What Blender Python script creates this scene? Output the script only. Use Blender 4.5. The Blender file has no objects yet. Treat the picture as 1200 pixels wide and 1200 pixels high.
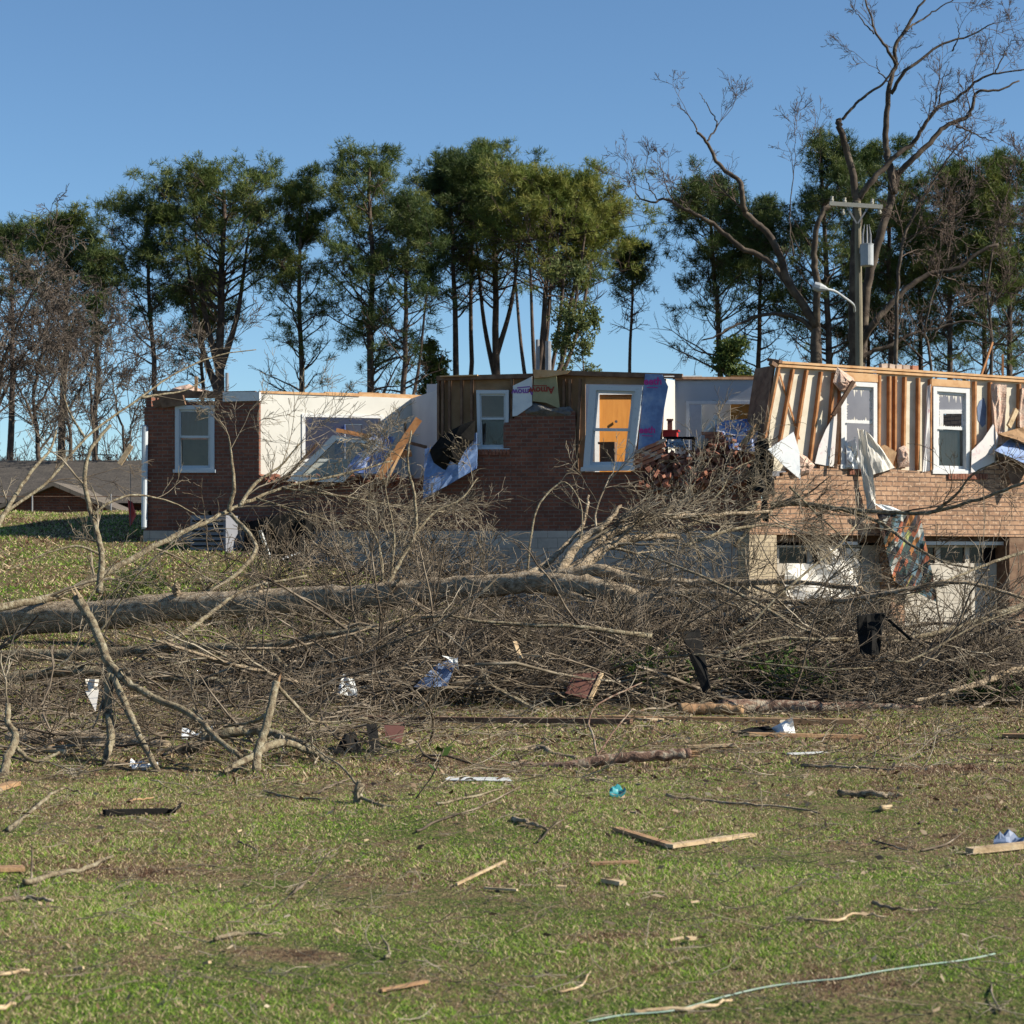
import bpy, math
import numpy as np
from mathutils import Vector
R = math.radians
S = bpy.context.scene
C = S.collection
# ------------------------------------------------------------------ camera, sky, sun
CAMZ = 1.6; FL = 2400.0; HX = 600.0; HY = 654.0      # photograph: 1200 px wide, horizon row 654
cam_d = bpy.data.cameras.new('camera'); cam = bpy.data.objects.new('camera', cam_d); C.objects.link(cam)
cam.location = (0, 0, CAMZ); cam.rotation_euler = (R(90), 0, 0)
cam_d.lens = 72; cam_d.sensor_width = 36; cam_d.shift_y = 54/1200.0
cam_d.clip_start = 0.1; cam_d.clip_end = 5000
cam_d.dof.use_dof = True; cam_d.dof.focus_distance = 26; cam_d.dof.aperture_fstop = 7.1
S.camera = cam
SUN_EL = 33.0; SUN_AZ = 10.0
w = bpy.data.worlds.new('World'); S.world = w; w.use_nodes = True
nt = w.node_tree; bg = nt.nodes['Background']
sky = nt.nodes.new('ShaderNodeTexSky'); sky.sky_type = 'NISHITA'; sky.sun_disc = False
sky.sun_elevation = R(SUN_EL); sky.sun_rotation = R(90+SUN_AZ); sky.altitude = 200
sky.air_density = 0.85; sky.dust_density = 0.02; sky.ozone_density = 2.8
tint = nt.nodes.new('ShaderNodeMixRGB'); tint.blend_type = 'MULTIPLY'; tint.inputs[0].default_value = 1; tint.inputs[2].default_value = (0.84, 1.0, 1.07, 1)
nt.links.new(sky.outputs[0], tint.inputs[1]); nt.links.new(tint.outputs[0], bg.inputs[0]); bg.inputs[1].default_value = 0.068
sl = bpy.data.lights.new('sun', 'SUN'); so = bpy.data.objects.new('sun', sl); C.objects.link(so)
sl.energy = 5.0; sl.angle = R(0.5); sl.color = (1.0, 0.92, 0.77)
sd = Vector((math.cos(R(SUN_EL))*math.cos(R(SUN_AZ)), -math.cos(R(SUN_EL))*math.sin(R(SUN_AZ)), math.sin(R(SUN_EL))))
so.rotation_euler = sd.to_track_quat('Z', 'Y').to_euler(); so.location = (30, -10, 30)
S.view_settings.view_transform = 'Standard'; S.view_settings.look = 'None'
S.view_settings.exposure = 0.88; S.view_settings.gamma = 1.0

# ------------------------------------------------------------------ materials
def _mat(name):
    m = bpy.data.materials.new(name); m.use_nodes = True
    n = m.node_tree.nodes; b = n['Principled BSDF']; return m, m.node_tree, b
ALB = 0.77   # overall reflectance trim
def ramp(t, stops):
    r = t.nodes.new('ShaderNodeValToRGB'); e = r.color_ramp.elements
    while len(e) < len(stops): e.new(0.5)
    for i, (p, c) in enumerate(stops): e[i].position = p; e[i].color = (c[0]*ALB, c[1]*ALB, c[2]*ALB, 1)
    return r
def noise(t, scale, detail=4, vec=None, rough=0.6):
    n = t.nodes.new('ShaderNodeTexNoise'); n.inputs['Scale'].default_value = scale
    n.inputs['Detail'].default_value = detail; n.inputs['Roughness'].default_value = rough
    if vec is not None: t.links.new(vec, n.inputs['Vector'])
    return n
def coords(t, kind='Object', scale=None):
    c = t.nodes.new('ShaderNodeTexCoord').outputs[kind]
    if scale:
        m = t.nodes.new('ShaderNodeMapping'); m.inputs['Scale'].default_value = scale
        t.links.new(c, m.inputs['Vector']); c = m.outputs[0]
    return c
def noisy(name, cols, scale=6, rough=0.85, bump=0.3, bscale=None, stretch=None, pos=(0.3, 0.7), dist=0.02, spec=0.3):
    m, t, b = _mat(name); v = coords(t, 'Object', stretch)
    n = noise(t, scale, 6, v)
    k = len(cols); r = ramp(t, [(pos[0]+(pos[1]-pos[0])*i/(max(k-1, 1)), c) for i, c in enumerate(cols)])
    t.links.new(n.outputs[0], r.inputs[0]); t.links.new(r.outputs[0], b.inputs['Base Color'])
    b.inputs['Roughness'].default_value = rough; b.inputs['Specular IOR Level'].default_value = spec
    if bump:
        n2 = noise(t, bscale or scale*4, 4, v); bp = t.nodes.new('ShaderNodeBump')
        bp.inputs['Strength'].default_value = bump; bp.inputs['Distance'].default_value = dist
        t.links.new(n2.outputs[0], bp.inputs['Height']); t.links.new(bp.outputs[0], b.inputs['Normal'])
    return m
def brick(name, c1, c2, c3, mortar, bw=0.22, rh=0.075, mort=0.011, bias=0.0, bump=0.5):
    m, t, b = _mat(name)
    uv = t.nodes.new('ShaderNodeUVMap').outputs[0]
    br = t.nodes.new('ShaderNodeTexBrick'); t.links.new(uv, br.inputs['Vector'])
    br.inputs['Scale'].default_value = 1; br.inputs['Brick Width'].default_value = bw
    br.inputs['Row Height'].default_value = rh; br.inputs['Mortar Size'].default_value = mort
    br.inputs['Mortar Smooth'].default_value = 0.2; br.inputs['Bias'].default_value = bias
    br.inputs['Color1'].default_value = (*c1, 1); br.inputs['Color2'].default_value = (*c2, 1)
    br.inputs['Mortar'].default_value = (*mortar, 1)
    n = noise(t, 2.2, 5, uv); r = ramp(t, [(0.35, (0.62, 0.62, 0.62)), (0.7, (1.15, 1.12, 1.1))]); t.links.new(n.outputs[0], r.inputs[0])
    mx = t.nodes.new('ShaderNodeMixRGB'); mx.blend_type = 'MULTIPLY'; mx.inputs[0].default_value = 0.8
    t.links.new(br.outputs['Color'], mx.inputs[1]); t.links.new(r.outputs[0], mx.inputs[2])
    n2 = noise(t, 14, 2, uv); r2 = ramp(t, [(0.55, (0, 0, 0)), (0.68, (1, 1, 1))]); t.links.new(n2.outputs[0], r2.inputs[0])
    mx2 = t.nodes.new('ShaderNodeMixRGB'); t.links.new(r2.outputs[0], mx2.inputs[0])
    mx2.inputs[2].default_value = (*c3, 1); t.links.new(mx.outputs[0], mx2.inputs[1])
    t.links.new(mx2.outputs[0], b.inputs['Base Color']); b.inputs['Roughness'].default_value = 0.9
    bp = t.nodes.new('ShaderNodeBump'); bp.inputs['Strength'].default_value = bump; bp.inputs['Distance'].default_value = 0.01; bp.invert = True
    t.links.new(br.outputs['Fac'], bp.inputs['Height']); t.links.new(bp.outputs[0], b.inputs['Normal'])
    return m
def leafy(name, cols, transl=0.3, scale=0.9, pos=(0.15, 0.85), mixn=0.5):
    """foliage / grass: colour from a per-blade random attribute mixed with world noise"""
    m, t, b = _mat(name)
    at = t.nodes.new('ShaderNodeAttribute'); at.attribute_name = 'rnd'
    n = noise(t, scale, 4, coords(t)); 
    ad = t.nodes.new('ShaderNodeMath'); ad.operation = 'MULTIPLY_ADD'
    ad.inputs[1].default_value = mixn; t.links.new(at.outputs['Fac'], ad.inputs[0])
    sc = t.nodes.new('ShaderNodeMapRange'); sc.inputs['From Min'].default_value = 0.3; sc.inputs['From Max'].default_value = 0.7
    sc.inputs['To Max'].default_value = 1-mixn
    t.links.new(n.outputs[0], sc.inputs[0]); t.links.new(sc.outputs[0], ad.inputs[2])
    k = len(cols); r = ramp(t, [(pos[0]+(pos[1]-pos[0])*i/(k-1), c) for i, c in enumerate(cols)])
    t.links.new(ad.outputs[0], r.inputs[0]); t.links.new(r.outputs[0], b.inputs['Base Color'])
    b.inputs['Roughness'].default_value = 0.6; b.inputs['Specular IOR Level'].default_value = 0.25
    tr = t.nodes.new('ShaderNodeBsdfTranslucent'); t.links.new(r.outputs[0], tr.inputs[0])
    ms = t.nodes.new('ShaderNodeMixShader'); ms.inputs[0].default_value = transl
    t.links.new(b.outputs[0], ms.inputs[1]); t.links.new(tr.outputs[0], ms.inputs[2])
    t.links.new(ms.outputs[0], t.nodes['Material Output'].inputs[0])
    return m
def glass(name, refl=0.12, tint=(0.9, 0.93, 0.93), dirt=0.15):
    m, t, b = _mat(name)
    tr = t.nodes.new('ShaderNodeBsdfTransparent'); tr.inputs[0].default_value = (*tint, 1)
    gl = t.nodes.new('ShaderNodeBsdfGlossy'); gl.inputs['Roughness'].default_value = 0.04
    df = t.nodes.new('ShaderNodeBsdfDiffuse'); df.inputs[0].default_value = (0.45, 0.43, 0.4, 1)
    a = t.nodes.new('ShaderNodeMixShader'); a.inputs[0].default_value = refl
    t.links.new(tr.outputs[0], a.inputs[1]); t.links.new(gl.outputs[0], a.inputs[2])
    n = noise(t, 3, 4, coords(t)); mr = t.nodes.new('ShaderNodeMath'); mr.operation = 'MULTIPLY'; mr.inputs[1].default_value = dirt*2
    t.links.new(n.outputs[0], mr.inputs[0])
    c = t.nodes.new('ShaderNodeMixShader'); t.links.new(mr.outputs[0], c.inputs[0])
    t.links.new(a.outputs[0], c.inputs[1]); t.links.new(df.outputs[0], c.inputs[2])
    t.links.new(c.outputs[0], t.nodes['Material Output'].inputs[0]); return m
def quilt_mat():
    m, t, b = _mat('quilt_patches')
    uv = t.nodes.new('ShaderNodeUVMap').outputs[0]
    mp = t.nodes.new('ShaderNodeMapping'); mp.inputs['Rotation'].default_value = (0, 0, R(28)); t.links.new(uv, mp.inputs[0])
    vo = t.nodes.new('ShaderNodeTexVoronoi'); vo.distance = 'CHEBYCHEV'; vo.inputs['Scale'].default_value = 1
    mp2 = t.nodes.new('ShaderNodeMapping'); mp2.inputs['Scale'].default_value = (11, 2.6, 1); t.links.new(mp.outputs[0], mp2.inputs[0])
    t.links.new(mp2.outputs[0], vo.inputs['Vector'])
    sp = t.nodes.new('ShaderNodeSeparateColor'); t.links.new(vo.outputs['Color'], sp.inputs[0])
    r = ramp(t, [(0, (0.02, 0.022, 0.03)), (0.26, (0.34, 0.10, 0.05)), (0.40, (0.03, 0.06, 0.06)), (0.56, (0.42, 0.42, 0.38)), (0.62, (0.38, 0.16, 0.05)),
                 (0.72, (0.08, 0.14, 0.18)), (0.80, (0.07, 0.03, 0.02)), (0.96, (0.28, 0.3, 0.1))]); r.color_ramp.interpolation = 'CONSTANT'
    t.links.new(sp.outputs[0], r.inputs[0]); t.links.new(r.outputs[0], b.inputs['Base Color']); b.inputs['Roughness'].default_value = 0.95
    return m
M = {}
M['brick'] = brick('red_brown_brick', (0.27, 0.095, 0.055), (0.17, 0.06, 0.038), (0.08, 0.04, 0.032), (0.20, 0.14, 0.11))
M['brick_tan'] = brick('tan_brick', (0.49, 0.30, 0.185), (0.39, 0.22, 0.13), (0.55, 0.38, 0.26), (0.17, 0.11, 0.08), bw=0.27, rh=0.095, mort=0.012, bump=.8)
M['block'] = brick('grey_block', (0.45, 0.43, 0.40), (0.41, 0.39, 0.365), (0.35, 0.33, 0.30), (0.29, 0.275, 0.26), bw=0.4, rh=0.2, mort=0.01, bump=0.3)
M['block_tan'] = brick('tan_block', (0.60, 0.49, 0.33), (0.55, 0.44, 0.29), (0.48, 0.38, 0.25), (0.35, 0.28, 0.2), bw=0.3, rh=0.083)
M['loose_red'] = noisy('loose_red_brick', [(0.14, 0.06, 0.042), (0.30, 0.12, 0.075), (0.36, 0.24, 0.18)], 9, 0.95, 0.5, pos=(0.3, 0.75))
M['loose_orange'] = noisy('loose_orange_brick', [(0.45, 0.16, 0.09), (0.5, 0.25, 0.16)], 9, 0.95, 0.4)
M['loose_tan'] = noisy('loose_tan_brick', [(0.5, 0.36, 0.28), (0.62, 0.5, 0.42)], 9, 0.95, 0.4)
M['pine_wood'] = noisy('pine_lumber', [(0.50, 0.26, 0.11), (0.66, 0.39, 0.19), (0.70, 0.46, 0.25)], 5, 0.7, 0.15, stretch=(1, 1, 1), pos=(0.3, 0.7))
M['stud_wood'] = noisy('old_stud_lumber', [(0.30, 0.115, 0.04), (0.50, 0.23, 0.09), (0.62, 0.35, 0.17)], 4, 0.75, 0.15, pos=(0.3, 0.75))
M['dark_wood'] = noisy('dark_weathered_wood', [(0.10, 0.055, 0.035), (0.19, 0.11, 0.07), (0.26, 0.17, 0.11)], 5, 0.85, 0.3)
M['plywood'] = noisy('plywood', [(0.28, 0.16, 0.08), (0.42, 0.27, 0.15)], 3, 0.8, 0.1)
M['door_wood'] = noisy('orange_veneer', [(0.52, 0.20, 0.03), (0.66, 0.28, 0.05)], 2, 0.45, 0.0, stretch=(6, 6, 0.8))
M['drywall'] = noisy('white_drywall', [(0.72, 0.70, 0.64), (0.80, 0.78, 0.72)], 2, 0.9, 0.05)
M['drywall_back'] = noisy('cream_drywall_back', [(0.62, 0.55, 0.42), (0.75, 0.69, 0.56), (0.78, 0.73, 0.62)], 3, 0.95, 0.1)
M['slate_wall'] = noisy('darkened_grey_paint', [(0.20, 0.21, 0.25), (0.26, 0.27, 0.31)], 2, 0.85, 0.05)  # grey wall paint darkened to hold down sunlight falling on it
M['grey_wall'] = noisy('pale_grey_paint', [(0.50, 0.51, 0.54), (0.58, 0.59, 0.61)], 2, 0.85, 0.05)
M['white_paint'] = noisy('white_paint', [(0.66, 0.67, 0.68), (0.8, 0.8, 0.8)], 12, 0.5, 0.05, pos=(0.2, 0.6))
M['chipped'] = noisy('chipped_shade_blue_paint', [(0.34, 0.35, 0.37), (0.55, 0.60, 0.65), (0.60, 0.65, 0.70)], 14, 0.6, 0.1, pos=(0.27, 0.42))  # blue-grey of the shaded front put into the paint colour
M['garage'] = noisy('garage_door_white', [(0.46, 0.41, 0.34), (0.66, 0.61, 0.53)], 4, 0.6, 0.05)
M['curtain'] = noisy('beige_curtain', [(0.42, 0.35, 0.26), (0.6, 0.52, 0.42)], 3, 0.9, 0.2, stretch=(5, 5, 0.6))
M['foam_blue'] = noisy('blue_foam_board', [(0.11, 0.17, 0.36), (0.19, 0.30, 0.55), (0.40, 0.48, 0.62)], 5, 0.6, 0.15, pos=(0.3, 0.8))
M['foam_pale'] = noisy('pale_house_wrap', [(0.45, 0.5, 0.58), (0.72, 0.76, 0.80), (0.8, 0.82, 0.84)], 4, 0.5, 0.15, pos=(0.2, 0.6))
M['wrap_pink'] = noisy('white_wrap_pink_print', [(0.78, 0.76, 0.74), (0.76, 0.72, 0.72), (0.62, 0.32, 0.36)], 7, 0.6, 0.1, pos=(0.4, 0.74))
M['foam_tan'] = noisy('tan_foam_board', [(0.30, 0.28, 0.16), (0.42, 0.38, 0.22)], 5, 0.7, 0.1)
M['blue_red'] = noisy('crumpled_blue_red_wrap', [(0.06, 0.10, 0.32), (0.16, 0.24, 0.5), (0.6, 0.62, 0.7), (0.5, 0.12, 0.2)], 5, 0.5, 0.3, pos=(0.35, 0.72))
M['insul_pink'] = noisy('pink_insulation', [(0.55, 0.33, 0.24), (0.70, 0.50, 0.40), (0.72, 0.6, 0.5)], 9, 1.0, 0.8, pos=(0.3, 0.7), dist=0.05)
M['insul_grey'] = noisy('grey_insulation', [(0.08, 0.08, 0.08), (0.18, 0.18, 0.19), (0.26, 0.23, 0.17)], 9, 1.0, 0.8, dist=0.05)
M['cloth_white'] = noisy('white_cloth', [(0.66, 0.62, 0.55), (0.78, 0.75, 0.70)], 5, 0.9, 0.2)
M['black_plastic'] = noisy('black_plastic', [(0.008, 0.008, 0.008), (0.022, 0.021, 0.02)], 6, 0.85, 0.3, spec=0.08)
M['red'] = noisy('red_plastic', [(0.6, 0.03, 0.03), (0.7, 0.05, 0.04)], 3, 0.4, 0)
M['flag_red'] = noisy('red_flag', [(0.9, 0.13, 0.11), (0.95, 0.2, 0.16)], 3, 0.7, 0.1)
M['blue_petal'] = noisy('pale_blue_petals', [(0.2, 0.38, 0.62), (0.6, 0.72, 0.8)], 18, 0.7, 0.2)
M['magenta'] = noisy('magenta_ink', [(0.5, 0.04, 0.28), (0.55, 0.06, 0.32)], 3, 0.7, 0)
M['red_ink'] = noisy('red_ink', [(0.30, 0.04, 0.03), (0.36, 0.06, 0.04)], 3, 0.7, 0)
M['purple_ink'] = noisy('purple_ink', [(0.24, 0.1, 0.4), (0.3, 0.12, 0.45)], 3, 0.7, 0)
M['steel'] = noisy('galvanised', [(0.22, 0.22, 0.23), (0.34, 0.34, 0.35)], 6, 0.45, 0.05)
M['transformer'] = noisy('transformer_paint', [(0.36, 0.39, 0.42), (0.46, 0.48, 0.5)], 4, 0.5, 0.05)
M['pole'] = noisy('pole_wood', [(0.17, 0.145, 0.10), (0.30, 0.265, 0.19)], 3, 0.9, 0.4, stretch=(5, 5, 0.5))
M['crossarm'] = noisy('grey_crossarm', [(0.42, 0.40, 0.34), (0.52, 0.5, 0.44)], 3, 0.9, 0.2)
M['shingle'] = brick('grey_shingle', (0.085, 0.073, 0.062), (0.06, 0.052, 0.045), (0.10, 0.088, 0.075), (0.035, 0.03, 0.028), bw=0.3, rh=0.14, bump=0.4)
M['shingle_tan'] = brick('tan_shingle', (0.19, 0.16, 0.13), (0.16, 0.135, 0.11), (0.13, 0.11, 0.09), (0.08, 0.07, 0.06), bw=0.3, rh=0.14, bump=0.4)
M['pane'] = glass('window_glass', 0.08, dirt=0.05)
M['pane_dirty'] = glass('dusty_window_glass', 0.04, tint=(.7, .72, .72), dirt=0.03)
M['pane_dark'] = noisy('dark_pane', [(0.006, 0.006, 0.007), (0.012, 0.012, 0.014)], 2, 0.15, 0)
M['bark_fallen'] = noisy('fallen_trunk_bark', [(0.13, 0.095, 0.062), (0.44, 0.34, 0.23), (0.68, 0.58, 0.44)], 9, 0.95, 1.0, 22, stretch=(1.1, 2.2, 2.2), pos=(0.3, 0.72), dist=0.05)
M['bark_limb'] = noisy('limb_bark', [(0.075, 0.055, 0.036), (0.20, 0.155, 0.10), (0.31, 0.27, 0.18), (0.46, 0.42, 0.34)], 18, 0.95, 1.0, 40, pos=(0.3, 0.72), dist=0.02)
M['twig'] = noisy('twig_bark', [(0.09, 0.07, 0.048), (0.24, 0.195, 0.135), (0.42, 0.365, 0.28)], 2.6, 0.85, 0, pos=(0.35, 0.65))
M['twig_dark'] = noisy('dark_twig_bark', [(0.05, 0.036, 0.026), (0.15, 0.115, 0.08), (0.34, 0.28, 0.21)], 2.8, 0.85, 0, pos=(0.35, 0.65))
M['bark_patch'] = noisy('peeling_bark', [(0.10, 0.06, 0.045), (0.26, 0.155, 0.11), (0.40, 0.34, 0.26)], 13, 0.9, 0.8, pos=(0.38, 0.6))
M['fresh_wood'] = noisy('freshly_broken_wood', [(0.30, 0.20, 0.11), (0.55, 0.41, 0.25), (0.64, 0.52, 0.36)], 9, 0.8, 0.4, stretch=(1, 1, 1))
M['orange_split'] = noisy('orange_split_wood', [(0.26, 0.14, 0.075), (0.50, 0.32, 0.17)], 9, 0.8, 0.4)
M['bare_bark'] = noisy('bare_tree_bark', [(0.035, 0.026, 0.02), (0.085, 0.064, 0.05), (0.17, 0.135, 0.10)], 2.5, 0.9, 0.6, 10, pos=(0.3, 0.7))
M['bare_twig'] = noisy('bare_tree_twig', [(0.08, 0.055, 0.045), (0.17, 0.125, 0.10)], 1.2, 0.9, 0)
M['thicket_twig'] = noisy('thicket_twig', [(0.055, 0.042, 0.034), (0.115, 0.09, 0.073), (0.19, 0.155, 0.125)], 0.6, 0.9, 0, pos=(0.35, 0.65))
M['pine_bark'] = noisy('pine_bark', [(0.04, 0.03, 0.026), (0.11, 0.08, 0.066), (0.16, 0.115, 0.09)], 3, 0.95, 0.8, 10)
M['needles'] = leafy('pine_needles', [(0.03, 0.06, 0.02), (0.075, 0.12, 0.03), (0.15, 0.19, 0.045), (0.24, 0.25, 0.07)], 0.25, 0.35)
M['needles_yellow'] = leafy('yellow_green_needles', [(0.06, 0.10, 0.022), (0.13, 0.18, 0.035), (0.23, 0.26, 0.055), (0.34, 0.32, 0.08)], 0.3, 0.35)  # sunlit look of pine foliage put into the yellow-green tones
M['needles_dark'] = leafy('dark_pine_needles', [(0.02, 0.045, 0.02), (0.05, 0.085, 0.026), (0.10, 0.14, 0.038), (0.17, 0.19, 0.055)], 0.25, 0.35)  # dark counterpart of the sunlit needles, unlit look in the colour
M['leaf_pale'] = leafy('pale_young_leaves', [(0.08, 0.12, 0.04), (0.16, 0.2, 0.07), (0.25, 0.27, 0.1)], 0.35, 0.5)
M['weed'] = leafy('weed_leaves', [(0.05, 0.10, 0.02), (0.12, 0.2, 0.04)], 0.35, 0.8)
M['litter'] = leafy('leaf_litter', [(0.06, 0.035, 0.02), (0.17, 0.10, 0.06), (0.33, 0.24, 0.15), (0.5, 0.42, 0.3)], 0.1, 1.5)
M['rope'] = noisy('pale_teal_rope', [(0.22, 0.36, 0.30), (0.42, 0.52, 0.44)], 20, 0.7, 0.2)
M['teal'] = noisy('teal_plastic', [(0.02, 0.25, 0.3), (0.05, 0.35, 0.4)], 6, 0.4, 0.1)
M['dirt'] = noisy('reddish_soil', [(0.09, 0.05, 0.03), (0.17, 0.10, 0.065)], 8, 1.0, 0.8)
M['sheet_white'] = noisy('white_vinyl', [(0.62, 0.64, 0.64), (0.8, 0.82, 0.82)], 5, 0.5, 0.1)
M['quilt'] = quilt_mat()
M['panel_blue'] = noisy('slate_blue_panel', [(0.10, 0.14, 0.24), (0.2, 0.27, 0.42)], 4, 0.5, 0.1)
M['panel_brown'] = noisy('maroon_panel', [(0.11, 0.045, 0.035), (0.16, 0.075, 0.055)], 4, 0.6, 0.1)

def lawn_colour(t, extra=None):
    """world-space pattern: green patches in winter straw, bare reddish soil here and there"""
    v = coords(t)
    n1 = noise(t, 0.55, 6, v, 0.7); n2 = noise(t, 4.5, 5, v, 0.7)
    a = t.nodes.new('ShaderNodeMath'); a.operation = 'MULTIPLY_ADD'; a.inputs[1].default_value = 0.50
    t.links.new(n1.outputs[0], a.inputs[0])
    mu = t.nodes.new('ShaderNodeMath'); mu.operation = 'MULTIPLY'; mu.inputs[1].default_value = 0.52; t.links.new(n2.outputs[0], mu.inputs[0])
    n3 = noise(t, 17, 3, v, 0.6); m3 = t.nodes.new('ShaderNodeMath'); m3.operation = 'MULTIPLY_ADD'; m3.inputs[1].default_value = 0.33
    t.links.new(n3.outputs[0], m3.inputs[0]); t.links.new(mu.outputs[0], m3.inputs[2]); t.links.new(m3.outputs[0], a.inputs[2])
    # more straw with distance from the near lawn (a worn belt in front of the brush)
    sx = t.nodes.new('ShaderNodeSeparateXYZ'); t.links.new(v, sx.inputs[0])
    mr = t.nodes.new('ShaderNodeMapRange'); mr.inputs['From Min'].default_value = 8; mr.inputs['From Max'].default_value = 17
    mr.inputs['To Min'].default_value = -0.112; mr.inputs['To Max'].default_value = -0.222; t.links.new(sx.outputs[1], mr.inputs[0])
    ad = t.nodes.new('ShaderNodeMath'); ad.operation = 'ADD'; t.links.new(a.outputs[0], ad.inputs[0]); t.links.new(mr.outputs[0], ad.inputs[1])
    out = ad.outputs[0]
    mb_ = t.nodes.new('ShaderNodeMapRange'); mb_.inputs['From Min'].default_value = 28; mb_.inputs['From Max'].default_value = 36; mb_.inputs['To Min'].default_value = 0; mb_.inputs['To Max'].default_value = 0.035; t.links.new(sx.outputs[1], mb_.inputs[0])
    a2 = t.nodes.new('ShaderNodeMath'); a2.operation = 'ADD'; t.links.new(out, a2.inputs[0]); t.links.new(mb_.outputs[0], a2.inputs[1]); out = a2.outputs[0]
    for cx, cy, rx, ry in ((-1.98, 10.55, .62, .5), (1.2, 7.7, .5, .3), (3.3, 15.2, .9, .6), (.4, 8.6, .35, .18), (2.6, 9.6, .4, .2), (-.9, 8.2, .35, .2)):   # worn soil scars
        mp = t.nodes.new('ShaderNodeMapping'); mp.inputs['Location'].default_value = (-cx/rx, -cy/ry, 0); mp.inputs['Scale'].default_value = (1/rx, 1/ry, 0); t.links.new(v, mp.inputs[0])
        ln = t.nodes.new('ShaderNodeVectorMath'); ln.operation = 'LENGTH'; t.links.new(mp.outputs[0], ln.inputs[0])
        r = t.nodes.new('ShaderNodeMapRange'); r.inputs['From Min'].default_value = .3; r.inputs['From Max'].default_value = 1.1; r.inputs['To Min'].default_value = -.16; r.inputs['To Max'].default_value = 0; t.links.new(ln.outputs['Value'], r.inputs[0])
        d = t.nodes.new('ShaderNodeMath'); d.operation = 'ADD'; t.links.new(out, d.inputs[0]); t.links.new(r.outputs[0], d.inputs[1]); out = d.outputs[0]
    return out
def ground_mat():
    m, t, b = _mat('lawn_ground'); f = lawn_colour(t)
    r = ramp(t, [(0.34, (0.10, 0.06, 0.035)), (0.41, (0.24, 0.17, 0.10)), (0.49, (0.24, 0.20, 0.10)), (0.56, (0.12, 0.15, 0.04)), (0.7, (0.08, 0.13, 0.025))])
    t.links.new(f, r.inputs[0])
    n = noise(t, 40, 3, coords(t)); r2 = ramp(t, [(0.3, (0.55, 0.55, 0.55)), (0.7, (1.3, 1.3, 1.3))]); t.links.new(n.outputs[0], r2.inputs[0])
    mx = t.nodes.new('ShaderNodeMixRGB'); mx.blend_type = 'MULTIPLY'; mx.inputs[0].default_value = 1
    t.links.new(r.outputs[0], mx.inputs[1]); t.links.new(r2.outputs[0], mx.inputs[2])
    t.links.new(mx.outputs[0], b.inputs['Base Color']); b.inputs['Roughness'].default_value = 1; b.inputs['Specular IOR Level'].default_value = 0.1
    bp = t.nodes.new('ShaderNodeBump'); bp.inputs['Strength'].default_value = 0.8; bp.inputs['Distance'].default_value = 0.04
    t.links.new(n.outputs[0], bp.inputs['Height']); t.links.new(bp.outputs[0], b.inputs['Normal'])
    return m
def blade_mat():
    m, t, b = _mat('grass_blades'); f = lawn_colour(t)
    at = t.nodes.new('ShaderNodeAttribute'); at.attribute_name = 'rnd'
    a = t.nodes.new('ShaderNodeMath'); a.operation = 'MULTIPLY_ADD'; a.inputs[1].default_value = 0.40; a.inputs[2].default_value = -0.21
    t.links.new(at.outputs['Fac'], a.inputs[0]); ad = t.nodes.new('ShaderNodeMath'); ad.operation = 'ADD'
    t.links.new(a.outputs[0], ad.inputs[0]); t.links.new(f, ad.inputs[1])
    r = ramp(t, [(0.34, (0.16, 0.08, 0.05)), (0.41, (0.44, 0.30, 0.19)), (0.475, (0.88, 0.69, 0.47)), (0.525, (0.76, 0.63, 0.34)), (0.55, (0.36, 0.48, 0.07)), (0.60, (0.13, 0.30, 0.025)), (0.76, (0.40, 0.60, 0.07))])
    t.links.new(ad.outputs[0], r.inputs[0]); t.links.new(r.outputs[0], b.inputs['Base Color'])
    b.inputs['Roughness'].default_value = 0.55; b.inputs['Specular IOR Level'].default_value = 0.2
    tr = t.nodes.new('ShaderNodeBsdfTranslucent'); t.links.new(r.outputs[0], tr.inputs[0])
    ms = t.nodes.new('ShaderNodeMixShader'); ms.inputs[0].default_value = 0.3
    t.links.new(b.outputs[0], ms.inputs[1]); t.links.new(tr.outputs[0], ms.inputs[2]); t.links.new(ms.outputs[0], t.nodes['Material Output'].inputs[0])
    return m
M['ground'] = ground_mat(); M['blades'] = blade_mat()

# ------------------------------------------------------------------ mesh helpers
def nrm(v):
    v = np.asarray(v, float); return v/(np.linalg.norm(v)+1e-12)
def P(px, py, Y):
    return np.array([(px-HX)*Y/FL, Y, CAMZ-(py-HY)*Y/FL])
YS = [-400, 0, 20, 26, 32, 37, 42, 47, 52, 57, 62, 70, 3000]
LP = [0, 0, 0, .1, .4, 1.1, 1.9, 2.45, 2.75, 2.2, 1.2, .8, .8]
RP = [0, 0, 0, 0, 0, 0, 0, 0.1, .4, .7, .8, .8, .8]
def ground_z(X, Y):
    X = np.asarray(X, float); L = np.clip((4-X)/11, 0, 1); L = L*L*(3-2*L)
    bump = 0.025*np.sin(X*1.7+Y*0.6)+0.02*np.sin(X*0.5-Y*1.3)
    return L*np.interp(Y, YS, LP)+(1-L)*np.interp(Y, YS, RP)+bump
def G(px, py, lift=0.0):
    """where the sight line through that spot of the lawn meets the ground"""
    Y = 5.0
    while Y < 60:
        p = P(px, py, Y)
        if p[2] <= ground_z(p[0], Y)+lift: return np.array([p[0], Y, float(ground_z(p[0], Y))+lift])
        Y += 0.03
    return P(px, py, 40)
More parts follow.
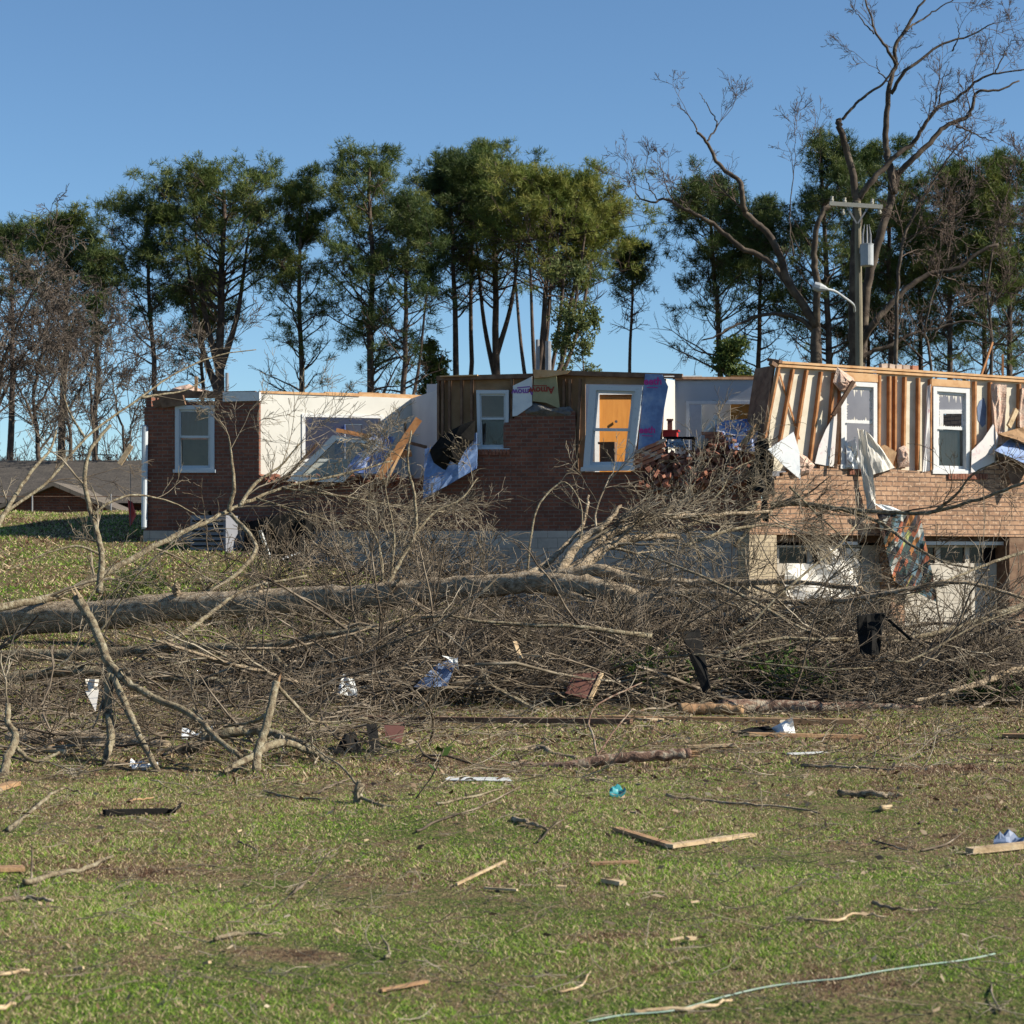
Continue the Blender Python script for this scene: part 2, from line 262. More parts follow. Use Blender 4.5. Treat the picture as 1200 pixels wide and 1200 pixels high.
class Plane:
    def __init__(s, px, Y, deg):
        s.p = np.array([(px-HX)*Y/FL, Y, 0.0]); a = R(deg)
        s.t = np.array([math.cos(a), math.sin(a), 0.0]); s.n = np.array([s.t[1], -s.t[0], 0.0])
    def at(s, px, py, w=0.0):
        d = np.array([(px-HX)/FL, 1.0, -(py-HY)/FL]); o = np.array([0, 0, CAMZ])
        k = np.dot(s.p+s.n*w-o, s.n)/np.dot(d, s.n); return o+d*k
    def up(s, px, z, w=0.0):
        q = s.at(px, HY, w); q[2] = z; return q
class MB:
    def __init__(s): s.v = []; s.f = []; s.n = 0
    def add(s, vs, fs):
        s.v.append(np.asarray(vs, float).reshape(-1, 3)); s.f += [[i+s.n for i in f] for f in fs]; s.n += len(s.v[-1]); return s
    def prism(s, front, off):
        """outline of world points pushed by vector off"""
        a = np.array(front, float); k = len(a); b = a+np.asarray(off, float)
        return s.add(np.vstack([a, b]), [list(range(k)), list(range(2*k-1, k-1, -1))]+[[i, k+i, k+(i+1) % k, (i+1) % k] for i in range(k)])
    def slab(s, pl, pts, w, th):
        return s.prism([pl.at(x, y, w) for x, y in pts], -pl.n*th)
    def beam(s, a, b, wd, dp, up=(0, 0, 1)):
        a = np.asarray(a, float); b = np.asarray(b, float); d = nrm(b-a); u = np.asarray(up, float)
        if abs(np.dot(u, d)) > 0.95: u = np.array([0, 1.0, 0])
        x = nrm(np.cross(d, u)); y = np.cross(x, d)
        c = [x*wd/2+y*dp/2, -x*wd/2+y*dp/2, -x*wd/2-y*dp/2, x*wd/2-y*dp/2]
        return s.add([a+k for k in c]+[b+k for k in c], [[3, 2, 1, 0], [4, 5, 6, 7]]+[[i, (i+1) % 4, 4+(i+1) % 4, 4+i] for i in range(4)])
    def box(s, c, dims, rz=0.0, tilt=None):
        a, b, h = np.array(dims)/2; vs = np.array([[x, y, z] for z in (-h, h) for x, y in ((-a, -b), (a, -b), (a, b), (-a, b))])
        if tilt is not None:
            ax, ay = tilt; cx, sx = math.cos(ax), math.sin(ax); vs = vs @ np.array([[1, 0, 0], [0, cx, sx], [0, -sx, cx]])
            cy, sy = math.cos(ay), math.sin(ay); vs = vs @ np.array([[cy, 0, -sy], [0, 1, 0], [sy, 0, cy]])
        cz, sz = math.cos(rz), math.sin(rz); vs = vs @ np.array([[cz, sz, 0], [-sz, cz, 0], [0, 0, 1]])
        return s.add(vs+np.asarray(c), [[3, 2, 1, 0], [4, 5, 6, 7], [0, 1, 5, 4], [1, 2, 6, 5], [2, 3, 7, 6], [3, 0, 4, 7]])
    def tube(s, pts, rad, sides=8, jit=0.0, rng=None):
        v, f = tubes([(np.array(pts, float), np.array(rad, float))], sides, True)
        if jit: 
            v = v + rng.normal(0, 1, v.shape)*jit
        s.add(v, f); return s
    def sheet(s, pts, th, rng=None, sub=5, crumple=0.0, n=(0, -1, 0)):
        """four-cornered flexible sheet with folds and thickness: pts = TL,TR,BR,BL"""
        a, b, c, d = [np.asarray(p, float) for p in pts]; k = sub+1; n = np.asarray(n, float); g = []
        ph = rng.uniform(0, 6, 4) if rng is not None else [0]*4
        for i in range(k):
            for j in range(k):
                u, v = j/sub, i/sub; p = (a*(1-u)+b*u)*(1-v)+(d*(1-u)+c*u)*v
                o = crumple*(math.sin(5*u+3*v+ph[0])+0.7*math.sin(9*u-4*v+ph[1])+(rng.normal(0, 0.35) if rng is not None else 0))
                g.append(p+n*o)
        g = np.array(g); m = len(g); f = []
        for i in range(sub):
            for j in range(sub):
                q = [i*k+j, i*k+j+1, (i+1)*k+j+1, (i+1)*k+j]; f.append(q[::-1]); f.append([x+m for x in q])
        edge = [j for j in range(k)]+[i*k+sub for i in range(1, k)]+[sub*k+j for j in range(sub-1, -1, -1)]+[i*k for i in range(sub-1, 0, -1)]
        for i in range(len(edge)):
            x, y = edge[i], edge[(i+1) % len(edge)]; f.append([x, y, y+m, x+m])
        return s.add(np.vstack([g, g-n*th]), f)
ORG = {}
def mesh_obj(name, verts, faces, mat, parent=None, origin=None, smooth=False, attr=None, uv=None):
    verts = np.asarray(verts, float)
    if parent is not None: origin = ORG[parent.name]
    if origin is None: origin = np.zeros(3)
    origin = np.asarray(origin, float); v = verts-origin
    me = bpy.data.meshes.new(name)
    if isinstance(faces, np.ndarray):
        k = faces.shape[1]; m = len(faces)
        me.vertices.add(len(v)); me.vertices.foreach_set('co', v.astype(np.float32).ravel())
        me.loops.add(m*k); me.loops.foreach_set('vertex_index', faces.astype(np.int32).ravel())
        me.polygons.add(m); me.polygons.foreach_set('loop_start', (np.arange(m)*k).astype(np.int32))
        me.update(calc_edges=True)
    else:
        me.from_pydata([tuple(x) for x in v], [], faces); me.update()
    if smooth: me.polygons.foreach_set('use_smooth', np.ones(len(me.polygons), bool))
    if attr is not None:
        a = me.attributes.new('rnd', 'FLOAT', 'POINT'); a.data.foreach_set('value', np.asarray(attr, np.float32))
    if uv is not None:
        l = me.uv_layers.new(name='UVMap'); idx = np.zeros(len(me.loops), np.int32); me.loops.foreach_get('vertex_index', idx)
        l.data.foreach_set('uv', uv(verts)[idx].astype(np.float32).ravel())
    me.materials.append(M[mat]); me.validate()
    o = bpy.data.objects.new(name, me); C.objects.link(o); o.location = (0, 0, 0) if parent is not None else tuple(origin)
    if parent is not None: o.parent = parent
    ORG[o.name] = origin; return o
def uvp(pl):
    return lambda v: np.stack([(v-pl.p) @ pl.t+(v-pl.p) @ pl.n, v[:, 2]], 1)
def put(name, mb, mat, parent=None, origin=None, smooth=False, uv=None):
    v = np.vstack(mb.v)
    if parent is None and origin is None:
        origin = np.array([(v[:, 0].min()+v[:, 0].max())/2, (v[:, 1].min()+v[:, 1].max())/2, v[:, 2].min()])
    return mesh_obj(name, v, mb.f, mat, parent, origin, smooth, uv=uv)
def tag(o, label=None, cat=None, group=None, kind=None):
    if label: o['label'] = label
    if cat: o['category'] = cat
    if group: o['group'] = group
    if kind: o['kind'] = kind
    return o
def thing(name, label, cat, loc, group=None):
    o = bpy.data.objects.new(name, None); C.objects.link(o); o.location = tuple(loc); o.empty_display_size = 0.3
    ORG[o.name] = np.asarray(loc, float); return tag(o, label, cat, group)

def tubes(polys, sides, caps=False):
    """many polylines -> tube mesh (verts, quads)"""
    by = {}
    for p, r in polys: by.setdefault(len(p), []).append((p, r))
    V = []; Fq = []; base = 0; capf = []
    for n, lst in by.items():
        A = np.array([p for p, r in lst]); Rr = np.array([r for p, r in lst]); B = len(A)
        T = np.gradient(A, axis=1); T /= (np.linalg.norm(T, axis=2, keepdims=True)+1e-9)
        mean = A[:, -1]-A[:, 0]; ref = np.zeros((B, 3)); ax = np.argmin(np.abs(mean), axis=1); ref[np.arange(B), ax] = 1
        ref = ref[:, None, :]; X = np.cross(T, ref); X /= (np.linalg.norm(X, axis=2, keepdims=True)+1e-9); Yv = np.cross(T, X)
        an = np.arange(sides)*2*math.pi/sides
        ring = A[:, :, None, :]+Rr[:, :, None, None]*(np.cos(an)[None, None, :, None]*X[:, :, None, :]+np.sin(an)[None, None, :, None]*Yv[:, :, None, :])
        V.append(ring.reshape(-1, 3))
        b = (np.arange(B)*n*sides)[:, None, None]; i = (np.arange(n-1)*sides)[None, :, None]; j = np.arange(sides)[None, None, :]; j2 = (j+1) % sides
        q = np.stack([b+i+j, b+i+j2, b+i+sides+j2, b+i+sides+j], -1).reshape(-1, 4)+base
        Fq.append(q)
        if caps:
            for k in range(B):
                s0 = base+k*n*sides; capf.append([s0+x for x in range(sides-1, -1, -1)]); s1 = s0+(n-1)*sides; capf.append([s1+x for x in range(sides)])
        base += B*n*sides
    v = np.vstack(V); q = np.vstack(Fq)
    if caps: return v, q.tolist()+capf
    return v, q
def catmull(pts, n):
    pts = np.array(pts, float); p = np.vstack([2*pts[0]-pts[1], pts, 2*pts[-1]-pts[-2]]); m = len(pts)-1
    out = []
    for u in np.linspace(0, m-1e-6, n):
        i = int(u); t = u-i; a, b, c, d = p[i], p[i+1], p[i+2], p[i+3]
        out.append(0.5*(2*b+(c-a)*t+(2*a-5*b+4*c-d)*t*t+(3*b-a-3*c+d)*t**3))
    return np.array(out)
def limb_px(pts, r0, r1, n=22, wob=0.0, rng=None):
    """pts: (px,py,Y) -> smooth polyline with radii"""
    a = catmull([P(*p) for p in pts], n)
    if wob: a[1:] += rng.normal(0, wob, (n-1, 3))
    r = np.linspace(r0, r1, n)*(1+(rng.normal(0, 0.025, n) if rng is not None else 0))
    return a, r
def grow(out, p, d, L, r, lvl, nch, ratio, ang, trop, wob, rng, tip=0.003, n=5):
    pts = [p]; q = p; dd = d; J = rng.normal(0, wob, (n, 3)); trop = np.asarray(trop)
    for i in range(n):
        dd = dd+J[i]+trop; dd = dd/math.sqrt(dd @ dd); q = q+dd*(L/n); pts.append(q)
    pts = np.array(pts); rad = np.linspace(r, max(r*0.4, tip), n+1); out[lvl].append((pts, rad))
    if lvl < len(nch):
        for k in range(nch[lvl]):
            t = rng.uniform(0.15, 1.0); f = t*n; i = min(int(f), n-1); b = pts[i]+(pts[i+1]-pts[i])*(f-i)
            ax = nrm(pts[i+1]-pts[i]); rv = rng.normal(0, 1, 3); s = nrm(rv-ax*(rv @ ax)); a = ang*rng.uniform(0.6, 1.3)
            grow(out, b, ax*math.cos(a)+s*math.sin(a), L*ratio*rng.uniform(0.6, 1.25)*(1.15-0.4*t), max(rad[i]*0.62, tip), lvl+1, nch, ratio, ang, trop, wob, rng, tip, n)
def sprout(out, poly, count, L, nch, ratio, ang, trop, wob, rng, t0=0.15, bias=None, tip=0.003, rr=0.5, rmax=0.05, flat=1.0):
    """side branches along a limb polyline"""
    pts, rad = poly; n = len(pts)-1
    for k in range(count):
        t = rng.uniform(t0, 1.0); f = t*n; i = min(int(f), n-1); b = pts[i]+(pts[i+1]-pts[i])*(f-i)
        ax = nrm(pts[i+1]-pts[i]); rv = rng.normal(0, 1, 3)*[1, 1, flat]+(np.asarray(bias) if bias is not None else 0); s = nrm(rv-ax*(rv @ ax)); a = ang*rng.uniform(0.6, 1.3)
        grow(out, b, ax*math.cos(a)+s*math.sin(a), L*rng.uniform(0.5, 1.3), min(max(rad[i]*rr, tip*1.5), rmax), 0, nch, ratio, ang, trop, wob, rng, tip)
def new_out(): return {i: [] for i in range(6)}
def put_out(name, out, mat, parent, sides=(5, 4, 3, 3, 3, 3), floor=None, origin=None):
    V = []; Q = []; b = 0
    for l, ps in out.items():
        if ps:
            v, q = tubes(ps, sides[l]); V.append(v); Q.append(q+b); b += len(v)
    v = np.vstack(V)
    if floor is not None:
        z = ground_z(v[:, 0], v[:, 1])+0.01; low = v[:, 2] < z; v[low, 2] = z[low]+np.abs(v[low, 2]-z[low])*0.04
    if parent is None and origin is None: origin = v.mean(0)*[1, 1, 0]+[0, 0, v[:, 2].min()]
    return mesh_obj(name, v, np.vstack(Q), mat, parent, origin, True)

# ------------------------------------------------------------------ ground and grass
def make_ground():
    xs = np.unique(np.concatenate([np.linspace(-600, -40, 20), np.linspace(-40, -16, 25), np.linspace(-16, 16, 129), np.linspace(16, 40, 25), np.linspace(40, 600, 20)]))
    ys = np.unique(np.concatenate([np.linspace(-300, -20, 10), np.linspace(-20, 5, 26), np.linspace(5, 70, 200), np.linspace(70, 200, 40), np.linspace(200, 2500, 25)]))
    X, Y = np.meshgrid(xs, ys); Z = ground_z(X, Y); v = np.stack([X, Y, Z], -1).reshape(-1, 3)
    nx = len(xs); i = np.arange(len(ys)-1)[:, None]*nx; j = np.arange(nx-1)[None, :]
    f = np.stack([i+j, i+j+1, i+nx+j+1, i+nx+j], -1).reshape(-1, 4)
    tag(mesh_obj('ground', v, f, 'ground', smooth=True), kind='structure')
make_ground()
def make_grass():
    rng = np.random.default_rng(5); V = []; A = []
    for y0, y1, dens, h, wd in ((6.0, 10, 12500, .021, .0046), (10, 15, 7500, .024, .0066), (15, 22, 2800, .032, .011), (22, 32, 700, .05, .022), (32, 54, 380, .065, .036)):
        area = 0.29*(y1*y1-y0*y0)*0.95; n = int(area*dens)
        Y = np.sqrt(rng.uniform(y0*y0, y1*y1, n)); X = rng.uniform(-0.27, 0.27, n)*Y
        m_ = int(n*.55); Ys = rng.uniform(y0, y1, m_); sg = rng.choice([-1, 1], m_); Xs = sg*(0.27*Ys+4.5*rng.random(m_)); X = np.concatenate([X, Xs]); Y = np.concatenate([Y, Ys]); n = len(X)   # lawn goes on beyond the frame
        if y0 >= 22: k = X < 1; X = X[k]; Y = Y[k]; n = len(X)
        c = np.sin(X*2.3+1.3*np.sin(Y*1.9))+np.sin(Y*3.1+2*np.sin(X*1.1)); hh = h*rng.uniform(0.35, 1.25, n)*(0.85+0.22*c)
        z = ground_z(X, Y); b = np.stack([X, Y, z-0.005], 1); a = rng.uniform(0, math.pi, n); dx = np.stack([np.cos(a), np.sin(a), 0*a], 1)*(wd*rng.uniform(0.6, 1.4, n))[:, None]/2
        lean = rng.normal(0, 1.0, (n, 2))*hh[:, None]; tip = b+np.stack([lean[:, 0], lean[:, 1], hh], 1)
        V.append(np.stack([b-dx, b+dx, tip], 1).reshape(-1, 3)); A.append(np.repeat(rng.uniform(0, 1, n), 3))
    v = np.vstack(V); f = np.arange(len(v)).reshape(-1, 3)
    tag(mesh_obj('grass', v, f, 'blades', attr=np.concatenate(A)), 'short winter grass, green tufts among straw blades, over the whole lawn', 'grass', kind='stuff')
    # leaf litter and bark crumbs
    n = 11000; y = np.sqrt(rng.uniform(6.5**2, 24**2, n)); keep = rng.uniform(0, 1, n) < np.interp(y, [6, 12, 18, 24], [.12, .3, .8, 1]); y = y[keep]; n = len(y)
    x = rng.uniform(-0.27, 0.27, n)*y; z = ground_z(x, y)+rng.uniform(0.012, 0.04, n); c = np.stack([x, y, z], 1)
    s = rng.uniform(0.012, 0.035, n)*np.interp(y, [6, 24], [.8, 1.4]); u = rng.normal(0, 1, (n, 3))*[1, 1, .35]; u /= np.linalg.norm(u, axis=1)[:, None]; w2 = rng.normal(0, 1, (n, 3))*[1, 1, .4]; w2 /= np.linalg.norm(w2, axis=1)[:, None]
    u *= s[:, None]; w2 *= (s*0.5)[:, None]; v = np.stack([c-u, c-w2, c+u, c+w2], 1).reshape(-1, 3)
    tag(mesh_obj('leaf_litter', v, np.arange(len(v)).reshape(-1, 4), 'litter', attr=np.repeat(rng.uniform(0, 1, n), 4)), 'dry leaf and bark litter strewn through the lawn', 'litter', kind='stuff')
make_grass()
# ------------------------------------------------------------------ the wrecked house
rngH = np.random.default_rng(11)
MN = Plane(167, 42.5, -12); WG = Plane(878, 39.5, 26)
WH = Plane(303, 42.15, 27)
house = thing('brick_house', 'roofless storm-wrecked brick house, shaded red-brown on the left, sunlit tan with bare studs right', 'house', (0.0, 41.5, 0.0))
def hp(name, mb, mat, uv=None, parent=None, label=None):
    o = put(name, mb, mat, parent or house, uv=uv)
    if label: o['label'] = label
    return o
def quadq(pl, q, w):
    c = [pl.at(x, y, w) for x, y in q]
    return lambda u, v: (c[0]*(1-u)+c[1]*u)*(1-v)+(c[3]*(1-u)+c[2]*u)*v
def ring(mb, f, n, u0, u1, v0, v1, du, dv, th, dvb=None):
    dvb = dvb or dv
    for a in ([(u0, v0), (u1, v0), (u1, v0+dv), (u0, v0+dv)], [(u0, v1-dvb), (u1, v1-dvb), (u1, v1), (u0, v1)],
              [(u0, v0+dv), (u0+du, v0+dv), (u0+du, v1-dvb), (u0, v1-dvb)], [(u1-du, v0+dv), (u1, v0+dv), (u1, v1-dvb), (u1-du, v1-dvb)]):
        mb.prism([f(*p) for p in a], -n*th)
def window(pl, q, w, frame_mat, sash_mat, pane_mat, label=None, fu=0.10, fv=0.06, rail=0.47, depth=0.14, shards=False, parent=None, panes=(1, 1)):
    f = quadq(pl, q, w); n = pl.n; m = MB(); ring(m, f, n, 0, 1, 0, 1, fu, fv, depth)
    m.prism([f(*p)+n*0.03 for p in ((-.04, .965), (1.04, .965), (1.04, 1.012), (-.04, 1.012))], -n*0.10)
    o = put('window', m, frame_mat, parent or house)
    if label: o['label'] = label
    g = quadq(pl, q, w-0.05); s = MB(); e = 0.05
    ring(s, g, n, fu, 1-fu, fv, rail+0.02, e, .035, .035); g2 = quadq(pl, q, w-0.09); ring(s, g2, n, fu, 1-fu, rail-0.015, 1-fv, e, .035, .035)
    put('sash', s, sash_mat, o)
    for k, (a, b, gg) in enumerate(((fv+.035, rail-.012, g), (rail+.02, 1-fv-.035, g2))):
        if not panes[k]: continue
        p = MB()
        if shards and k == 0:   # only jagged glass left round the rim
            u0, u1 = fu+e, 1-fu-e; N = 11
            for side in range(4):
                for i in range(N):
                    s0, s1 = i/N, (i+1)/N; d = rngH.uniform(.008, .05) if rngH.random() < .8 else .09
                    if side == 0: t = [(u0+(u1-u0)*s0, a), (u0+(u1-u0)*s1, a), (u0+(u1-u0)*(s0+s1)/2, a+d)]
                    elif side == 1: t = [(u0+(u1-u0)*s0, b), (u0+(u1-u0)*(s0+s1)/2, b-d*.5), (u0+(u1-u0)*s1, b)]
                    elif side == 2: t = [(u0, a+(b-a)*s0), (u0+d*.8, a+(b-a)*(s0+s1)/2), (u0, a+(b-a)*s1)]
                    else: t = [(u1, a+(b-a)*s0), (u1, a+(b-a)*s1), (u1-d*.9, a+(b-a)*(s0+s1)/2)]
                    p.prism([gg(*x)-n*0.012 for x in t], -n*0.004)
            put('broken_pane', p, 'cloth_white', o)
        else:
            p.prism([gg(*x)-n*0.012 for x in ((fu+e, a), (1-fu-e, a), (1-fu-e, b), (fu+e, b))], -n*0.005)
            put('pane', p, pane_mat, o)
    return o
ZB = -0.4
def colz(pl, pts, w, th, mb=None):
    """outline given as (px, py) or (px, ('z', z))"""
    mb = mb or MB(); fr = [pl.up(x, y[1], w) if isinstance(y, tuple) else pl.at(x, y, w) for x, y in pts]
    return mb.prism(fr, -pl.n*th)
# foundation
f = MB(); colz(MN, [(168, 622), (880, 622), (880, ('z', ZB)), (168, ('z', ZB))], 0.03, 0.3, f)
hp('foundation', f, 'block', uvp(MN))
# ragged brick veneer of the shaded front
def jag(pts, amp=3.0, step=6, rng=rngH):
    """stepped, broken-brick edge between traced points"""
    out = []
    for (x0, y0), (x1, y1) in zip(pts[:-1], pts[1:]):
        k = max(1, int(abs(x1-x0)/step)); 
        for i in range(k):
            xa = x0+(x1-x0)*i/k; xb = x0+(x1-x0)*(i+1)/k; y = y0+(y1-y0)*(i+.5)/k; y = round(y/4.5)*4.5+rng.choice([-4.5, 0, 0, 0])*(amp > 0)
            out += [(xa+0.01, y), (xb-0.01, y)]
    return out
b = MB()
b.slab(MN, [(169, 477), (205, 474), (205, 553), (169, 553)], 0, .11)
b.slab(MN, [(250, 470), (303.5, 469), (303.5, 553), (250, 553)], 0, .11)
b.slab(MN, [(169, 553), (303.5, 553), (303.5, 622), (169, 622)], 0, .11)
b.slab(MN, [(205, 470), (250, 470), (250, 475), (205, 475)], 0, .11)
b.slab(MN, [(303.6, 622), (303.6, 560)]+jag([(304, 562), (330, 566), (380, 563), (430, 566), (497, 566)])+[(497, 622)], 0, .11)
b.slab(MN, [(497, 622), (497, 566)]+jag([(498, 566), (515, 552), (530, 536), (556, 528)])+[(590, 527), (590, 622)], 0, .11)
b.slab(MN, [(590, 622), (590, 500)]+jag([(591, 497), (603, 486), (614, 477), (640, 475), (655, 480), (674, 487)], 3, 5)+[(674.5, 550), (674.5, 622)], 0, .11)
b.slab(MN, [(674.6, 622), (674.6, 553), (744, 553)]+jag([(745, 551), (765, 545), (790, 556), (830, 560), (860, 566), (889, 572)], 3, 7)+[(889, 622)], 0, .11)
hp('brick_wall', b, 'brick', uvp(MN), label='shaded red-brown brick wall broken off in ragged steps')
# sill course under the leaning window
s = MB()
for i in range(9):
    x = 560+i*4.2; s.slab(MN, [(x, 526.5), (x+3.6, 526.5), (x+3.6, 533), (x, 533)], .03, .08)
hp('brick_sill', s, 'loose_red')
# left end: window, corner trim, fascia
window(MN, [(205, 475), (251, 475), (251, 553), (205, 553)], .02, 'chipped', 'chipped', 'pane_dirty', label='shaded blue-grey framed window with beige curtain in the left brick wall')
m = MB(); m.slab(MN, [(205, 470), (252, 470), (252, 514), (205, 514)], -.5, .03); hp('curtain', m, 'curtain', label='beige curtain behind the left window')
m = MB(); m.slab(MN, [(205, 514.5), (252, 514.5), (252, 556), (205, 556)], -.55, .03); hp('backing', m, 'dark_wood', label='dark sheet added behind the lower left window'); m = MB(); m.slab(MN, [(557, 455), (599, 455), (599, 488), (557, 488)], -.4, .03); hp('curtain', m, 'plywood', label='brown sheet added behind the narrow window'); m = MB(); m.slab(MN, [(557, 488.5), (599, 488.5), (599, 532), (557, 532)], -.45, .03); hp('backing', m, 'pane_dark', label='black sheet added behind the narrow window')  # sheets added behind the glass to make the panes look dark
m = MB(); m.tube([MN.at(170, 500, .07), MN.at(169.5, 560, .07), MN.at(169, 618, .07)], [.062]*3, 10); m.slab(MN, [(166, 498), (170.8, 498), (170.8, 620), (166, 620)], .03, .1)
hp('corner_trim', m, 'chipped')
m = MB(); m.slab(MN, [(261, 459.5), (304, 459), (304, 469.5), (261, 470.5)], .06, .1); hp('fascia', m, 'white_paint', label='white fascia board left on the corner')
m = MB(); m.slab(MN, [(186, 466), (214, 463), (217, 474), (190, 478)], .09, .12); m.slab(MN, [(178, 470), (190, 467), (190, 476), (180, 478)], .04, .05); hp('soffit', m, 'dark_wood')
m = MB(); m.beam(MN.at(182, 462, -.05), MN.at(262, 463, -.05), .12, .14); m.beam(MN.at(190, 463, -.4), MN.at(300, 461, -.4), .1, .1)
m.beam(MN.at(250, 462, -.2), MN.at(225, 456, -1.5), .08, .09); hp('top_plate', m, 'dark_wood')
# end wall of the left room (runs back from the brick corner)
LW = Plane(169, 42.5, 78)
m = MB(); a = MN.at(169, 480, -.12); 
for z0, z1 in ((ZB, 5.0),):
    q = nrm([0.208, .978, 0]); p0 = MN.up(171, z0, -.12); m.prism([p0, p0+q*7, p0+q*7+[0, 0, z1-z0], p0+[0, 0, z1-z0]], MN.t*.12)
hp('end_wall', m, 'brick', uvp(Plane(169, 42.5, 78)))
# white room wall, swung towards the sun, with its window opening
m = MB(); wz = [(304, 460), (512, 467.5)]
m.slab(WH, [(304, 460), (354, 462), (354, 575), (304, 575)], 0, .1); m.slab(WH, [(354, 462), (450, 465.5), (450, 487), (354, 485)], 0, .1)
m.slab(WH, [(450, 465.5), (482, 467), (482, 575), (450, 575)], 0, .1); m.slab(WH, [(354, 541), (450, 541), (450, 575), (354, 575)], 0, .1)
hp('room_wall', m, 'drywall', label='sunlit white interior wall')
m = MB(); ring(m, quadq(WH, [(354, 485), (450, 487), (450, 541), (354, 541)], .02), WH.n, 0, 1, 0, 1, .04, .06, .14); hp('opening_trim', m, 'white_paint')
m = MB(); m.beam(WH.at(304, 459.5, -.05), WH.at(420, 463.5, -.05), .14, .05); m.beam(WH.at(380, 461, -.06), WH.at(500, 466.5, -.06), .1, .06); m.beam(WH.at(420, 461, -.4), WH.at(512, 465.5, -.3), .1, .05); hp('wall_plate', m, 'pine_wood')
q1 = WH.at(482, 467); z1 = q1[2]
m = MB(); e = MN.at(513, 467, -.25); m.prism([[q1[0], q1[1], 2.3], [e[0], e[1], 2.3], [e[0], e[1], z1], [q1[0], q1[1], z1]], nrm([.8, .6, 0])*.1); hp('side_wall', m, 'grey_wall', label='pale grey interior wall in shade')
BK = Plane(300, 45.6, -12)
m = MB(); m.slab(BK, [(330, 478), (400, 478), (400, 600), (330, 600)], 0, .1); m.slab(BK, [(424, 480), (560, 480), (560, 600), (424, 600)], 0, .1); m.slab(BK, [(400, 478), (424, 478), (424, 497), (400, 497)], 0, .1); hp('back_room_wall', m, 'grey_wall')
m = MB(); m.slab(BK, [(404.5, 497.5), (423.5, 497.5), (423.5, 600), (404.5, 600)], -.02, .06); hp('white_panel', m, 'drywall')  # white slab added to close a gap onto the sky
m = MB(); m.slab(BK, [(392, 497), (404, 497), (404, 560), (392, 560)], .3, .05); hp('torn_panel', m, 'blue_red')
# floor deck
m = MB(); c1, c2 = MN.up(169, 2.35, -.13), MN.up(885, 2.35, -.13); bk = np.array([.208, .978, 0])*7.5
m.prism([c1, c2, c2+bk, c1+bk], np.array([0, 0, -.25])); hp('floor', m, 'plywood')
# middle framing
m = MB(); m.slab(MN, [(513, 442), (560, 441), (560, 560), (513, 560)], -.16, .03); m.slab(MN, [(560, 441), (640, 440), (640, 456.5), (560, 456.5)], -.16, .03); m.slab(MN, [(597, 456.5), (640, 456.5), (640, 560), (597, 560)], -.16, .03)
m.slab(MN, [(560, 527), (597, 527), (597, 560), (560, 560)], -.16, .03); m.slab(MN, [(640, 440), (686, 438), (686, 560), (640, 560)], -.16, .03); m.slab(MN, [(686, 438), (757, 439), (757, 451), (686, 450)], -.13, .03); hp('wall_sheathing', m, 'plywood')
for x0, x1 in ((514, 514), (519, 519), (527, 527), (541, 541), (553, 553), (600, 600), (661, 661), (668, 668), (680, 676), (779, 772)):
    m = MB(); m.beam(MN.at(x0, 444, -.1), MN.at(x1, 553, -.1), .045, .1, up=MN.n); hp('stud', m, 'dark_wood')
m = MB(); m.beam(MN.at(512, 443.5, -.08), MN.at(626, 440.5, -.08), .12, .09); m.beam(MN.at(652, 437, -.05), MN.at(800, 441, -.05), .16, .09); m.beam(MN.at(625, 438.5, -.05), MN.at(655, 437, -.05), .12, .1)
m.beam(MN.at(790, 443, -.2), MN.at(893, 443.5, -1.6), .1, .05); hp('middle_top_plate', m, 'dark_wood')
m = MB(); m.slab(MN, [(624, 433), (668, 434.5), (664, 438), (640, 442), (626, 443)], .12, .05); m2 = MB(); m2.beam(MN.at(516, 441.2, 0), MN.at(560, 439.8, 0), .1, .025); hp('top_lath', m2, 'pine_wood'); hp('splintered_board', m, 'pine_wood', label='bright splintered board on the middle top plate')
m = MB(); m.beam(MN.at(778, 441.3, .05), MN.at(822, 441, -.2), .1, .02); hp('white_strip', m, 'white_paint')
window(MN, [(558, 457), (596, 457), (596, 528), (560, 528)], -.02, 'chipped', 'chipped', 'pane_dirty', label='narrow shaded blue-grey window with dusty glass, second from the left')
window(MN, [(691, 451), (753, 453), (741, 550), (683, 551)], .1, 'chipped', 'chipped', 'pane', label='window frame leaning to the left with an orange door seen through it', rail=.52, panes=(0, 0), fu=.13, depth=.2)
# white jamb and orange door behind the leaning window
DR = Plane(722, 42.3, 20)
m = MB(); m.slab(DR, [(702, 462), (751, 462), (751, 566), (702, 566)], 0, .05); d = hp('door', m, 'door_wood', label='orange veneer door behind the leaning window')
m = MB(); m.tube([DR.at(722, 494, .03), DR.at(722, 494, .09)], [.03, .03], 8); put('handle', m, 'steel', d)
m = MB(); ring(m, quadq(DR, [(697, 456), (757, 456), (757, 570), (697, 570)], .08), DR.n, 0, 1, 0, 1, .09, .055, .14); hp('door_frame', m, 'white_paint')
